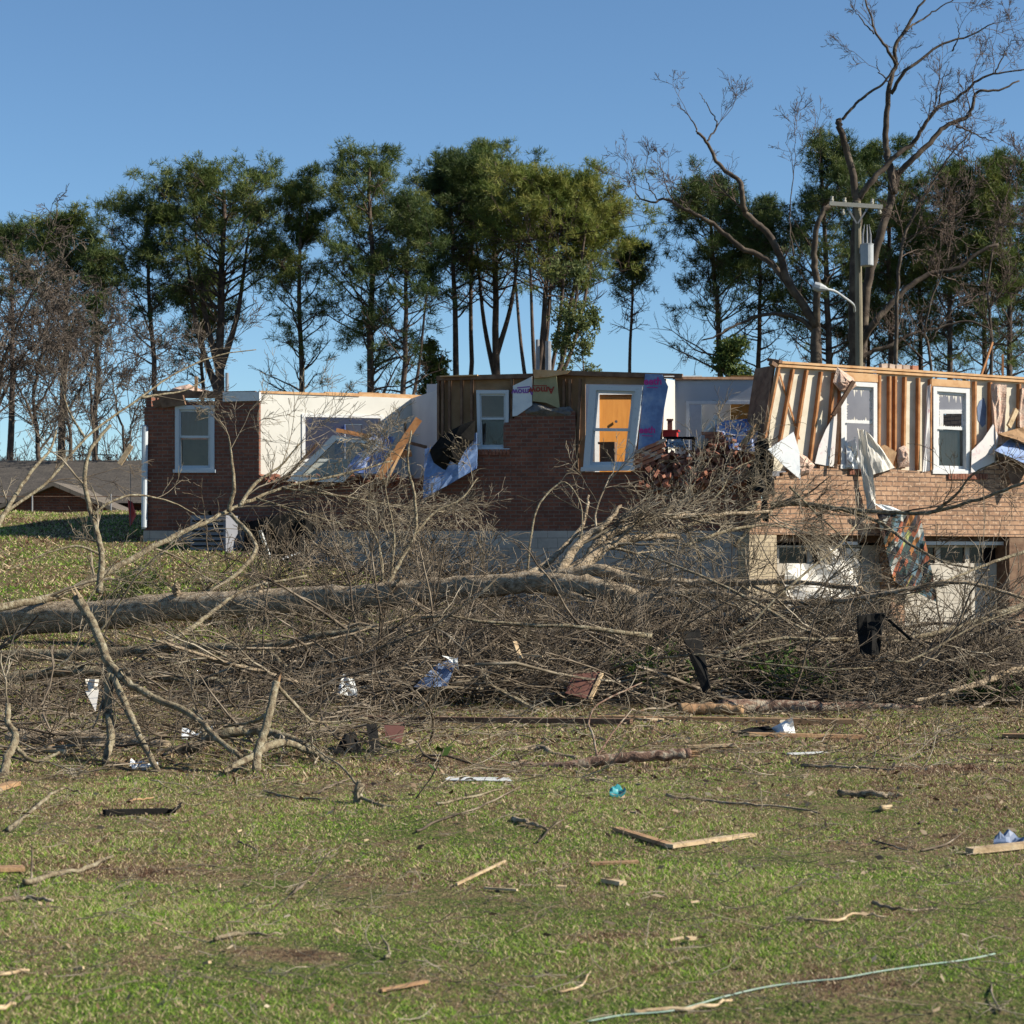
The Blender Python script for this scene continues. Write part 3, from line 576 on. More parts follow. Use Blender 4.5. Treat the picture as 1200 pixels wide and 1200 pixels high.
# far room seen over the rubble: bright sliver, grey wall, doorway, wood panel
GW = Plane(790, 42.6, -8); SW = Plane(776, 42.3, 40)
m = MB(); m.slab(SW, [(776, 443), (791, 446), (791, 560), (776, 560)], 0, .1); hp('hall_wall', m, 'drywall', label='bright white strip of hall wall')
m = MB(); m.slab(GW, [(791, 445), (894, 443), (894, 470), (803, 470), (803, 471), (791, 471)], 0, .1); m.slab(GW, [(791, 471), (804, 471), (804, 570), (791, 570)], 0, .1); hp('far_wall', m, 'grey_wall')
m = MB(); m.slab(GW, [(804, 470), (880, 470), (880, 473.5), (804, 473.5)], .03, .1); m.slab(GW, [(804, 473.5), (808, 473.5), (808, 570), (804, 570)], .03, .1); hp('far_door_trim', m, 'white_paint')
G2 = Plane(800, 43.8, -8)
m = MB(); m.slab(G2, [(790, 450), (822, 450), (822, 580), (790, 580)], 0, .06); hp('inner_door', m, 'white_paint')
m = MB(); m.slab(G2, [(822.2, 450), (856, 450), (856, 580), (822.2, 580)], -.1, .06); hp('closet_wall', m, 'drywall')
m = MB(); m.slab(G2, [(856.2, 440), (905, 440), (905, 580), (856.2, 580)], 0.05, .06); hp('wood_panel', m, 'door_wood')
m = MB(); m.beam(GW.at(791, 444.5, .0), GW.at(893, 442.8, .0), .13, .05); hp('far_wall_plate', m, 'dark_wood')
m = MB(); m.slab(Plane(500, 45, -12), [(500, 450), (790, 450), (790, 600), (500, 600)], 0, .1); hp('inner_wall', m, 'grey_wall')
# ---- right wing
m = MB()
top = [(878, 588), (901, 586), (901, 566)]+jag([(902, 562), (925, 556), (945, 549), (985, 549)], 3, 7)+[(995, 548), (1032, 549), (1092, 553), (1140, 555)]+jag([(1141, 556), (1158, 549), (1172, 538), (1186, 533)], 3, 6)+[(1300, 545)]
colz(WG, [(878, 626)]+top+[(1300, 630)], 0, .12, m); hp('brick_wall', m, 'brick_tan', uvp(WG), label='sunlit tan brick wall of the right wing')
for x0, x1, y in ((996, 1032, 549.5), (1112, 1160, 555)):
    m = MB(); k = int((x1-x0)/3.3)
    for i in range(k): xx = x0+i*3.3; m.slab(WG, [(xx, y), (xx+2.8, y), (xx+2.8, y+6.5), (xx, y+6.5)], .035, .07)
    hp('brick_sill', m, 'loose_red')
# cream back of the drywall between the studs
m = MB()
m.slab(WG, [(911, 426), (985, 431), (985, 552), (898, 552), (900, 520)], -.128, .02); m.slab(WG, [(1028, 434), (1093, 438.5), (1093, 556), (1028, 556)], -.128, .02)
m.slab(WG, [(1137, 441), (1158, 442.5), (1158, 558), (1137, 558)], -.128, .02); m.slab(WG, [(1158.1, 442.5), (1300, 451), (1300, 560), (1158.1, 560)], -.128, .02)
hp('drywall_back', m, 'drywall_back')
m = MB(); m.slab(WG, [(1145, 478), (1148, 470), (1153, 466), (1156, 478), (1155, 497), (1151, 501), (1146, 492)], -.12, .02); hp('hole_plate', m, 'panel_blue')  # no hole is cut; a slate-blue plate stands in for it
studs = [(912, 431, 893, 528), (929, 433, 913, 522), (945, 434, 931, 525), (962, 436, 949, 540), (977, 437, 968, 548), (984.5, 438, 983, 549), (1030, 440, 1029, 549), (1042, 441, 1041.5, 549), (1048.5, 441, 1048, 549),
         (1060, 442, 1058, 549), (1076, 443, 1075, 551), (1090, 445, 1090, 553), (1142, 447, 1141, 555), (1160, 448, 1159, 545), (1194, 450, 1193, 540), (1222, 452, 1221, 540), (1250, 454, 1249, 545), (1278, 456, 1277, 545)]
for x0, y0, x1, y1 in studs:
    m = MB(); m.beam(WG.at(x0, y0, -.075), WG.at(x1, y1, -.075), .045, .1, up=WG.n); hp('stud', m, 'stud_wood')
m = MB(); m.beam(WG.at(913, 436, -.10), WG.at(937, 515, -.10), .03, .02, up=WG.n); hp('brace', m, 'stud_wood')
m = MB(); m.beam(WG.at(906, 424.3, -.09), WG.at(1300, 450.2, -.09), .15, .045); m.beam(WG.at(908, 428.5, -.095), WG.at(1300, 453.6, -.095), .14, .045); hp('right_top_plate', m, 'pine_wood', label='bright double top plate of the right wing')
m = MB(); m.slab(WG, [(984, 435.5), (1029, 438.6), (1029, 448), (984, 446)], -.018, .09); m.slab(WG, [(1092, 443.6), (1137, 446.6), (1137, 454.5), (1092, 452)], -.018, .09); hp('header', m, 'pine_wood')
m = MB(); a = WG.at(909, 428, -.18); bb = WG.at(893, 530, -.18); q = np.array([-.35, .94, 0]); m.prism([a, bb, bb+q*.8, a+q*.8], WG.t*-.04); hp('corner_panel', m, 'dark_wood')
m = MB(); m.beam(WG.at(901, 421.5, -.2), WG.at(915, 424, .05), .12, .06); m.beam(WG.at(903, 425, .02), WG.at(909, 429, .0), .1, .08); hp('splintered_corner', m, 'dark_wood')
window(WG, [(986, 446.5), (1028, 449), (1028, 549), (986, 548)], -.005, 'white_paint', 'white_paint', 'pane', label='white double-hung window with torn cloth over its sill, left one of the stud wall', rail=.46, shards=True, panes=(1, 0), fu=.1, fv=.05)
window(WG, [(1094, 453), (1136.5, 456), (1136.5, 555), (1094, 554)], -.005, 'white_paint', 'white_paint', 'pane_dirty', label='white window with jagged broken upper glass, right one of the stud wall', rail=.47, shards=True, fu=.1, fv=.05)
m = MB(); m.slab(WG, [(1094, 504), (1136, 504), (1136, 556), (1094, 556)], -.35, .02); hp('backing', m, 'curtain', label='beige blind behind the lower sash of the rightmost window')
WR = Plane(940, 43.5, 26)
m = MB(); m.slab(WR, [(905, 440), (1105, 452), (1105, 600), (905, 600)], 0, .1); m.slab(WR, [(1131, 454), (1330, 465), (1330, 600), (1131, 600)], 0, .1); m.slab(WR, [(1105, 452), (1131, 454), (1131, 484), (1105, 484)], 0, .1)
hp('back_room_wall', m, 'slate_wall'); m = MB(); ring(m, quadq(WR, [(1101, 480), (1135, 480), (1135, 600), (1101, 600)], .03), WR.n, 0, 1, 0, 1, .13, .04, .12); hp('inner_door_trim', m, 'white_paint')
m = MB(); c1 = WG.up(880, 2.35, -.13); c2 = WG.up(1300, 2.35, -.13); bk = -WG.n*7; m.prism([c1, c2, c2+bk, c1+bk], np.array([0, 0, -.2])); hp('floor', m, 'plywood')
# garage level
m = MB(); colz(WG, [(878, 626.5), (910, 627), (910, ('z', -.2)), (878, ('z', -.2))], -.003, .4, m); hp('garage_pier', m, 'block_tan', uvp(WG), label='cream block pier left of the garage doors')
m = MB(); colz(WG, [(1044, 629), (1060, 629), (1060, ('z', -.2)), (1044, ('z', -.2))], -.02, .4, m); hp('garage_pier', m, 'brick_tan', uvp(WG), label='tan brick pier between the garage doors')
m = MB(); colz(WG, [(1183, 630), (1215, 630), (1215, ('z', -.2)), (1183, ('z', -.2))], -.01, .75, m); hp('garage_post', m, 'dark_wood', label='brown boarded post right of the garage doors')
m = MB(); colz(WG, [(1215.5, 630), (1300, 631), (1300, ('z', -.2)), (1215.5, ('z', -.2))], -.01, .12, m); hp('side_brick', m, 'brick_tan', uvp(WG))
m = MB(); m.slab(WG, [(910.5, 627), (1043.5, 628), (1043.5, 636), (910.5, 635)], -.25, .1); m.slab(WG, [(1060.5, 628), (1182.5, 629), (1182.5, 634), (1060.5, 634)], -.25, .1); hp('garage_header', m, 'dark_wood')
m = MB(); m.slab(WG, [(985, 634), (1005, 635), (1005, 638.5), (985, 638)], -.2, .06); hp('door_stop', m, 'white_paint'); m = MB(); m.slab(WG, [(1064, 634.3), (1182, 634.8), (1182, 638.8), (1064, 638.5)], -.2, .06); hp('door_stop', m, 'white_paint')
def gdoor(x0, x1, label, buckle, wins):
    m = MB(); y0, y1 = 639, 662; wv = -.42
    m.slab(WG, [(x0, y0), (x1, y0), (x1, y0+2.5), (x0, y0+2.5)], wv, .05)
    edges = [x0]+[e for a in wins for e in a]+[x1]
    for i in range(0, len(edges), 2): m.slab(WG, [(edges[i], y0+2.5), (edges[i+1], y0+2.5), (edges[i+1], y1-2), (edges[i], y1-2)], wv, .05)
    n = 4; zt = WG.at((x0+x1)/2, y1-2, wv)[2]
    for i in range(n):
        za, zb = zt-(zt+.02)*i/n-.006*(i > 0), zt-(zt+.02)*(i+1)/n
        ww = [wv+(rngH.uniform(-.12, .12) if buckle else 0) for _ in range(2)]
        m.prism([WG.up(x0, za, ww[0]), WG.up(x1, za, ww[1]), WG.up(x1, zb, ww[1]+(.05 if buckle else 0)), WG.up(x0, zb, ww[0])], -WG.n*.05)
    o = hp('garage_door', m, 'garage', label=label)
    for a, b2 in wins:
        p = MB(); p.slab(WG, [(a, y0+2.5), (b2, y0+2.5), (b2, y1-2), (a, y1-2)], wv-.04, .01); put('pane', p, 'pane_dark', o)
gdoor(910.5, 1043.5, 'buckled white garage door on the left', True, [(913, 946), (952, 974), (978, 1010)])
gdoor(1060.5, 1182.5, 'cream garage door with a row of dark windows on the right', False, [(1066, 1096), (1102, 1131), (1136, 1178)])
m = MB(); m.sheet([WG.at(958, 640, -.2), WG.at(1000, 643, -.15), WG.at(1014, 700, -.05), WG.at(975, 690, -.1)], .02, rngH, 6, .1, WG.n)
m.sheet([WG.at(918, 660, -.1), WG.at(985, 662, -.05), WG.at(1000, 700, .15), WG.at(925, 712, .1)], .02, rngH, 7, .09, WG.n)
hp('torn_door_skin', m, 'cloth_white', label='torn white metal skin hanging off the left garage door')
# inside of garage kept dark by its own back wall and side walls
m = MB(); colz(WG, [(880, 600), (1295, 600), (1295, ('z', -.2)), (880, ('z', -.2))], -6.5, .1, m); hp('garage_back_wall', m, 'block')
m = MB(); a = WG.up(1300, 0, -.13); m.prism([a+[0, 0, -.2], a-WG.n*6.8+[0, 0, -.2], a-WG.n*6.8+[0, 0, 5.0], a+[0, 0, 5.0]], WG.t*.12); hp('end_wall', m, 'brick_tan', uvp(Plane(1290, 43, 116)))
a = MN.up(885, 2.1, -7.5); bq = MN.up(169, 2.1, -7.5); m = MB(); m.prism([a+[0, 0, -2.4], bq+[0, 0, -2.4], bq+[0, 0, .9], a+[0, 0, .9]], -MN.n*.15); hp('back_wall', m, 'brick', uvp(MN))
# stack vents on the left roof line
m = MB(); m.tube([MN.at(266, 463, -1), MN.at(266, 437, -1)], [.035, .035], 8); hp('vent_pipe', m, 'steel')
m = MB(); m.tube([MN.at(630, 440, -2), MN.at(630, 398, -2)], [.04]*2, 8); m.tube([MN.at(642.5, 440, -2), MN.at(642.5, 400, -2)], [.065, .06], 8); hp('vent_pipe', m, 'steel')
# ---- writing on the sheathing
def text_on(body, size, org, ux, uy, mat, parent, th=.004):
    cu = bpy.data.curves.new('lettering', 'FONT'); cu.body = body; cu.size = size; cu.resolution_u = 3; cu.align_x = 'CENTER'; cu.align_y = 'CENTER'; cu.offset = size*.03
    ob = bpy.data.objects.new('lettering', cu); C.objects.link(ob); dg = bpy.context.evaluated_depsgraph_get(); me = ob.evaluated_get(dg).to_mesh()
    v = np.array([x.co[:] for x in me.vertices]); fc = [list(p.vertices) for p in me.polygons]; ob.evaluated_get(dg).to_mesh_clear()
    C.objects.unlink(ob); bpy.data.objects.remove(ob); bpy.data.curves.remove(cu)
    ux = np.asarray(ux); uy = np.asarray(uy); w3 = np.asarray(org)+v[:, :1]*ux+v[:, 1:2]*uy
    return mesh_obj('lettering', w3, fc, mat, parent)
Z3 = np.array([0, 0, 1.0])
def loose(name, label, cat, mb, mat, group=None, uv=None):
    o = put(name, mb, mat, uv=uv); return tag(o, label, cat, group)
m = MB(); m.slab(MN, [(756, 438), (776, 439), (783, 453), (778, 480), (771, 533), (747, 531)], .06, .03)
o = hp('foam_board', m, 'foam_blue', label='blue foam board with magenta lettering right of the leaning window')
text_on('eeth', .2, MN.at(765, 447, .07), MN.t, Z3, 'magenta', o); text_on('eeth', .18, MN.at(758.5, 504, .07), MN.t, Z3, 'magenta', o)
m = MB(); m.slab(MN, [(758, 453.4), (771, 453.8), (771, 454.8), (758, 454.4)], .064, .004); m.slab(MN, [(752, 510), (765, 510.4), (765, 511.4), (752, 511)], .064, .004); put('underline', m, 'magenta', o)
m = MB(); m.slab(MN, [(626, 440), (652, 440), (656, 479), (640, 472), (624, 470)], .05, .025); o = hp('foam_board', m, 'foam_tan', label='olive tan foam board with upside-down red lettering')
text_on('Amow', .19, MN.at(634.5, 457, .06), -MN.t, -Z3, 'red_ink', o); m = MB(); m.slab(MN, [(624, 451.4), (641, 451.4), (641, 452.6), (624, 452.6)], .054, .004); put('underline', m, 'red_ink', o)
m = MB(); m.slab(MN, [(601, 452), (612, 447), (623.5, 441), (623.5, 475), (606, 487), (600.5, 488)], .03, .025); o = hp('foam_board', m, 'foam_pale', label='pale blue foam board with upside-down purple lettering')
text_on('Amow', .17, MN.at(613, 459, .04), -MN.t, -Z3, 'purple_ink', o); m = MB(); m.slab(MN, [(606, 453.8), (621, 452.4), (621, 453.8), (606, 455.2)], .034, .004); put('underline', m, 'purple_ink', o)
# ------------------------------------------------------------------ loose wreckage on and against the house
def blob(pl, pts, w, th, mat, name, label, cat, seedn=1, parent=None):
    """lumpy mass following a traced outline"""
    rng = np.random.default_rng(seedn); m = MB(); P3 = [pl.at(x, y, w) for x, y in pts]; c = np.mean(P3, 0); k = len(P3); rings = [np.array(P3)]
    for s, d in ((.8, .35), (.5, .75), (.2, 1.0)): rings.append(np.array([c+(p-c)*s*rng.uniform(.88, 1.1)+pl.n*th*d*rng.uniform(.7, 1.2) for p in P3]))
    V = np.vstack(rings+[[c+pl.n*th]]); F = []
    for r in range(3):
        for i in range(k): F.append([r*k+i, r*k+(i+1) % k, (r+1)*k+(i+1) % k, (r+1)*k+i][::-1])
    for i in range(k): F.append([3*k+i, 3*k+(i+1) % k, 4*k][::-1])
    F.append(list(range(k))); m.add(V, F)
    if parent is not None: return put(name, m, mat, parent)
    return loose(name, label, cat, m, mat)
blob(MN, [(606, 487), (610, 478), (622, 471), (632, 473), (645, 478), (658, 480), (668, 476), (674, 484), (674, 489), (640, 490)], -.05, .16, 'insul_grey', 'insulation_heap', 'dark grey insulation slumped on the broken brick between the two middle windows', 'insulation', 3)
# bricks: individual loose ones
def brick_item(p, rz, tilt, mat, label, group, dims=(.2, .095, .06)):
    m = MB(); m.box(p, dims, rz, tilt); return loose('loose_brick', label, 'brick', m, mat, group)
for i, (px, mt) in enumerate(((1035, 'loose_tan'), (1044, 'loose_tan'), (1052, 'loose_tan'), (1061, 'loose_tan'), (1071, 'loose_orange'))):
    c = WG.at(px, 428.5+.065*(px-1030), -.09); brick_item(c+[0, 0, .0], R(26+rngH.uniform(-8, 8)), (rngH.uniform(-.1, .1), rngH.uniform(-.15, .15)), mt, ('orange brick at the right end of the row on the top plate' if mt == 'loose_orange' else 'tan brick in the short row lying on the right wing top plate'), 'bricks on the top plate', (.15, .1, .085))
# sloping orange course and rubble heap
for i in range(16):
    r_, c_ = divmod(i, 4); p = MN.at(748+c_*8+r_*1.0, 546-c_*3.5-r_*6, .02+.03*r_)
    m = MB(); m.box(p, (.2, .1, .065), R(-12), (rngH.uniform(-.1, .1), -.38)); tag(loose('loose_brick', 'orange-red brick in the slumped sloping courses right of the leaning window', 'brick', m, 'loose_orange' if i % 3 else 'loose_tan'), group='slumped bricks')
m = MB(); rg = np.random.default_rng(4); m.slab(MN, [(749, 550), (770, 534), (800, 540), (820, 529), (850, 514), (870, 526), (888, 551), (888, 574), (749, 574)], -.2, .5)
for i in range(420):
    px = rg.uniform(748, 889); topy = np.interp(px, [748, 770, 800, 820, 850, 870, 889], [546, 528, 534, 522, 506, 520, 548]); u = rg.random()**.8; py = topy+(572-topy)*u
    m.box(MN.at(px, py, rg.uniform(-.5, .1)+.3*u), (.2*rg.uniform(.5, 1), .095, .06), rg.uniform(0, 6), (rg.uniform(-1, 1), rg.uniform(-1, 1)))
tag(loose('brick_rubble', 'heap of dark broken brick spilling over the wall in front of the far doorway', 'rubble', m, 'loose_red'), kind='stuff')
m = MB(); rg = np.random.default_rng(8)
for i in range(150):
    px = rg.uniform(305, 500); m.box(MN.at(px, 564+rg.normal(0, 3), rg.uniform(-.3, .1)), (.2*rg.uniform(.4, 1), .09, .06), rg.uniform(0, 6), (rg.uniform(-1, 1), rg.uniform(-1, 1)))
tag(loose('broken_brick', 'broken brick strewn along the low wall below the white room', 'rubble', m, 'loose_red'), kind='stuff')
m = MB()
for i in range(5): m.slab(MN, [(822+i*3+i, 512+i*4-6), (846+i*2, 506+i*4), (846+i*2, 509.2+i*4), (822+i*4, 515.5+i*4-6)], .15-.02*i, .12)
loose('brick_chunk', 'chunk of mortared brick courses tipped on the rubble under the blue wrap', 'masonry', m, 'loose_red')
m = MB(); m.sheet([MN.at(838, 494, -.6), MN.at(886, 490, -.8), MN.at(878, 512, -.1), MN.at(840, 508, .1)], .02, rngH, 8, .07, MN.n); m.sheet([MN.at(850, 512, 0), MN.at(888, 500, -.2), MN.at(886, 530, .1), MN.at(855, 526, .15)], .02, rngH, 6, .07, MN.n)
loose('house_wrap', 'crumpled blue and red printed wrap on top of the brick rubble', 'wrap', m, 'blue_red')
m = MB(); m.beam(MN.at(818, 526, -.1), MN.at(842, 490, -.4), .03, .2); loose('white_board', 'pale board leaning on the rubble beside the crumpled blue wrap', 'board', m, 'cloth_white')
m = MB(); m.beam(MN.at(868, 524, .1), MN.at(888, 498, -.1), .05, .11); loose('split_stud', 'broken orange stud sticking out of the blue wrap', 'board', m, 'orange_split')
m = MB(); m.box(MN.at(784, 508.5, -.9), (.34, .25, .12), R(-12)); m.box(MN.at(785, 505, -.9), (.37, .28, .03), R(-12)); loose('red_box', 'small red box behind the pale blue flowers', 'box', m, 'red')
t = thing('side_table', 'small black table holding a red box and blue flowers behind the rubble', 'table', MN.at(793, 530, -.9))
m = MB(); m.box(MN.at(797, 513.5, -.95), (.62, .35, .04), R(-12)); put('table_top', m, 'black_plastic', t)
for dx, dy in ((-1, -1), (1, -1), (1, 1), (-1, 1)):
    m = MB(); c = MN.at(797, 513.5, -.95)+[dx*.27, dy*.14, 0]; m.beam(c, c-[0, 0, .6], .035, .035); put('leg', m, 'black_plastic', t)
t = thing('flower_bunch', 'bunch of pale blue flowers in front of the red box', 'flowers', MN.at(790, 527, -.6)); m = MB(); g2 = MB(); rg = np.random.default_rng(9)
for i in range(60):
    c = MN.at(rg.uniform(776, 805), rg.uniform(516, 524), rg.uniform(-.75, -.5))
    for k in range(5): a = k*1.257; m.add([c, c+[.035*math.cos(a), -.01, .035*math.sin(a)], c+[.035*math.cos(a+1), -.012, .035*math.sin(a+1)]], [[0, 1, 2]])
    e2 = c+rg.normal(0, .04, 3)-[0, 0, .06]; g2.add([c-[0, 0, .02], e2, e2+[.03, 0, .02]], [[0, 1, 2]])
put('blossoms', m, 'blue_petal', t); put('stems', g2, 'dark_wood', t)
m = MB(); m.box(MN.at(713, 533, -.5), (.3, .3, .5), R(-12)); m.box(MN.at(712, 519.5, -.5), (.34, .34, .04), R(-12)); loose('cabinet', 'dark wooden cabinet behind the lower corner of the leaning window', 'cabinet', m, 'dark_wood')
m = MB(); m.beam(MN.at(785, 492, -1), MN.at(785, 506, -1), .09, .09); m.beam(MN.at(785, 491, -1), MN.at(785, 493, -1), .13, .13); loose('dark_post', 'short dark post standing against the white hall wall', 'post', m, 'panel_brown')
# left room wreckage
t = thing('fallen_window_frame', 'white window frame lying aslant across the broken wall below the white room', 'window frame', MN.at(370, 560, .1))
fq = quadq(MN, [(390, 510), (447, 517), (402, 565), (336, 564)], .3); m = MB(); ring(m, fq, MN.n, 0, 1, 0, 1, .15, .09, .1); put('frame', m, 'white_paint', t)
m = MB(); m.prism([fq(*x)-MN.n*.03 for x in ((.1, .08), (.9, .08), (.9, .92), (.1, .92))], -MN.n*.006); put('pane', m, 'pane_dirty', t)
m = MB(); m.beam(MN.at(333, 562, .2), MN.at(372, 520, .1), .12, .05); loose('fallen_board', 'dark board leaning left of the fallen white window frame', 'board', m, 'dark_wood')
m = MB(); m.sheet([MN.at(436, 510, .1), MN.at(463, 512, .15), MN.at(442, 555, .4), MN.at(403, 553, .35)], .03, rngH, 7, .04, MN.n); loose('stained_sheet', 'blue sheet with reddish stains between the fallen window and the orange boards', 'panel', m, 'blue_red')
for k, (a, b2, wd, lab, mt) in enumerate((((443, 560), (491, 491), .15, 'wide orange board rising to the right out of the white room', 'stud_wood'), ((452, 566), (486, 497), .05, 'thin edge board beside the wide orange board', 'pine_wood'), ((394, 504), (441, 513), .08, 'orange board lying across the top of the fallen window', 'stud_wood'),
                                      ((418, 540), (438, 515), .1, 'short orange board on the blue sheet', 'pine_wood'), ((456, 536), (482, 531), .14, 'short orange board lying flat at the foot of the tall one', 'stud_wood'), ((472, 517), (500, 524), .06, 'thin brown board behind the tall orange board', 'dark_wood'))):
    m = MB(); m.beam(MN.at(*a, .35-.05*k), MN.at(*b2, .1-.05*k), .05, wd); loose('fallen_board', lab, 'board', m, mt)
m = MB(); m.beam(MN.at(475, 494, -.6), MN.at(475, 535, -.6), .05, .05); loose('dark_pipe', 'thin dark upright pipe in front of the grey interior wall', 'pipe', m, 'dark_wood')
m = MB(); m.sheet([MN.at(497, 526, .35), MN.at(559, 507, .2), MN.at(558, 549, .3), MN.at(496, 585, .45)], .03, rngH, 9, .03, MN.n); loose('blue_foam_sheet', 'bright blue foam sheet hanging on the brick below the narrow window', 'foam board', m, 'foam_blue')
blob(MN, [(503, 528), (518, 510), (540, 498), (557, 492), (556, 515), (545, 528), (536, 545), (528, 540), (522, 552), (508, 542)], .36, .2, 'black_plastic', 'torn_felt', 'dark torn roofing felt draped over the blue foam sheet', 'felt', 6)
blob(MN, [(196, 461), (202, 455), (212, 452), (222, 450), (232, 455), (240, 459), (238, 463), (200, 464)], -.6, .2, 'insul_pink', 'insulation_clump', 'pink insulation clump on the roofless left corner', 'insulation', 7)
m = MB(); m.beam(MN.at(229.5, 465, -.4), MN.at(230, 441, -.4), .06, .05); loose('snapped_stud', 'orange stud stub standing up from the left corner', 'board', m, 'orange_split')
# junk at the foot of the left wall
rg = np.random.default_rng(21)
t = thing('air_conditioner', 'grey-blue outdoor unit half buried in junk against the left brick wall', 'air conditioner', MN.at(255, 665, .8)); m = MB(); m.box(MN.at(251, 632, .8), (.75, .7, .95), R(-12)); put('housing', m, 'slate_wall', t)
m = MB(); c = MN.at(251, 632, .8); nn = MN.n
for k in range(8): m.prism([c+nn*.352+MN.t*s_*.33+Z3*(.35-k*.1+d_) for s_, d_ in ((-1, 0), (1, 0), (1, .03), (-1, .03))], nn*.02)
put('grille', m, 'black_plastic', t)
for k, (pts, mt, lab) in enumerate((([(283, 612), (352, 600), (356, 668), (290, 676)], 'black_plastic', 'large black tarp heaped against the left foundation'), ([(233, 600), (248, 598), (246, 660), (236, 662)], 'black_plastic', 'narrow black tarp hanging between the brick wall and the outdoor unit'),
                                   ([(352, 605), (366, 612), (360, 660), (349, 668)], 'black_plastic', 'right-hand black tarp fold against the grey foundation'))):
    m = MB(); q = [MN.at(x, y, .5+.1*k) for x, y in pts]; m.sheet([q[0], q[1], q[2], q[3]], .02, rg, 8, .1, MN.n); loose('black_tarp', lab, 'tarp', m, mt)
for k, (a, b2, mt, lab) in enumerate((((300, 672), (362, 664), 'sheet_white', 'white trim board lying before the black tarp'), ((270, 667), (300, 678), 'foam_pale', 'pale strip lying beside the outdoor unit'), ((305, 622), (318, 660), 'sheet_white', 'white strip leaning against the black tarp'), ((330, 655), (350, 648), 'foam_pale', 'short pale piece on the junk near the black tarp'),
        ((180, 668), (240, 660), 'dark_wood', 'dark board on the grass under the left corner'))):
    m = MB(); m.beam(MN.at(*a, 1.2), MN.at(*b2, 1.0), .1, .03); loose('trim_board', lab, 'board', m, mt)
# right wing wreckage
def wsheet(name, lab, cat, pts, mt, w0=.1, cr=.02, sub=8, th=.012):
    m = MB(); m.sheet([WG.at(x, y, w0) for x, y in pts], th, rngH, sub, cr, WG.n); return loose(name, lab, cat, m, mt)
m = MB(); m.slab(WG, [(900, 527), (930, 506), (937, 530), (938, 562), (918, 545)], .3, .015); loose('foil_sheet', 'pale bluish triangular sheet sticking out at the left end of the stud wall', 'sheet', m, 'foam_pale')
m = MB(); m.slab(WG, [(981, 482), (980.5, 548), (955, 543), (960, 522), (968, 503)], .02, .015); loose('wrap_sheet', 'white curved wrap sheet with pink print left of the first white window', 'sheet', m, 'wrap_pink')
m = MB(); m.beam(WG.at(984, 478, .1), WG.at(979, 549, .12), .06, .04); loose('dark_stick', 'dark upright stick in front of the curved white wrap', 'board', m, 'dark_wood')
m = MB(); m.beam(WG.at(1000, 447, .25), WG.at(976, 487, .12), .14, .07); loose('hanging_board', 'dark board hanging across the top corner of the first white window', 'board', m, 'dark_wood')
blob(WG, [(981, 430), (1000, 443), (1004, 452), (994, 460), (984, 458), (976, 448)], .02, .1, 'insul_pink', 'insulation_scrap', 'pinkish scrap of insulation at the top corner of the first white window', 'insulation', 12)
wsheet('torn_curtain', 'white torn curtain draped over the sill of the first white window', 'curtain', [(1003, 502), (1013, 504), (1028, 600), (1019, 603)], 'cloth_white', .14, .035, 12)
wsheet('torn_curtain', 'right flap of the torn white curtain sweeping down to the brick top', 'curtain', [(1010, 503), (1018, 508), (1050, 548), (1024, 556)], 'cloth_white', .1, .03, 8)
wsheet('crumpled_cloth', 'small crumpled grey-white cloth on the sill of the first white window', 'cloth', [(992, 520), (1003, 512), (1011, 552), (992, 548)], 'foam_pale', .05, .05, 8)
wsheet('wrap_strip', 'tall narrow white wrap strip left of the right white window', 'sheet', [(1087, 453), (1091, 450), (1089, 552), (1081, 553)], 'wrap_pink', .02, .02, 8)
m = MB(); m.slab(WG, [(1164, 497), (1170, 512), (1165, 542), (1150, 551), (1138, 554), (1139, 528), (1152, 515)], .06, .015); loose('wrap_sheet', 'white torn wrap sheet with pink print right of the right white window', 'sheet', m, 'wrap_pink')
m = MB(); m.sheet([WG.at(1162, 450, 0), WG.at(1180, 451, 0), WG.at(1177, 520, .05), WG.at(1166, 522, .05)], .08, rngH, 8, .03, WG.n); loose('insulation_batt', 'tall pinkish insulation batt between the studs at the right edge', 'insulation', m, 'insul_pink')
m = MB(); m.sheet([WG.at(1197, 455, 0), WG.at(1216, 456, 0), WG.at(1216, 520, .05), WG.at(1196, 500, .05)], .08, rngH, 8, .03, WG.n); loose('insulation_batt', 'pinkish insulation batt cut off by the right edge of the picture', 'insulation', m, 'insul_pink')
m = MB(); m.beam(WG.at(1182, 500, .1), WG.at(1191, 480, .05), .05, .12); loose('pale_board', 'short pale board leaning beside the insulation at the right edge', 'board', m, 'fresh_wood')
m = MB(); m.slab(WG, [(1029, 525), (1037, 521), (1051, 530), (1046, 547), (1030, 537)], .05, .06); loose('brown_foam', 'brown foam block between the two white windows', 'foam block', m, 'orange_split')
blob(WG, [(1053, 525), (1059, 522), (1065, 524), (1064, 535), (1066, 547), (1053, 548), (1051, 538)], 0, .1, 'insul_pink', 'insulation_chunk', 'upright insulation chunk between the two white windows', 'insulation', 14)
blob(WG, [(925, 548), (935, 530), (945, 535), (955, 545), (948, 556), (930, 560)], 0, .15, 'insul_pink', 'insulation_lump', 'pink insulation lump behind the pale triangular sheet', 'insulation', 15)
m = MB(); m.sheet([WG.at(1166, 528, .35), WG.at(1185, 514, .1), WG.at(1222, 530, .2), WG.at(1220, 552, .5)], .03, rngH, 6, .015, WG.n); loose('blue_foam_sheet', 'light blue foam sheet at the right edge above the brick', 'foam board', m, 'foam_blue')
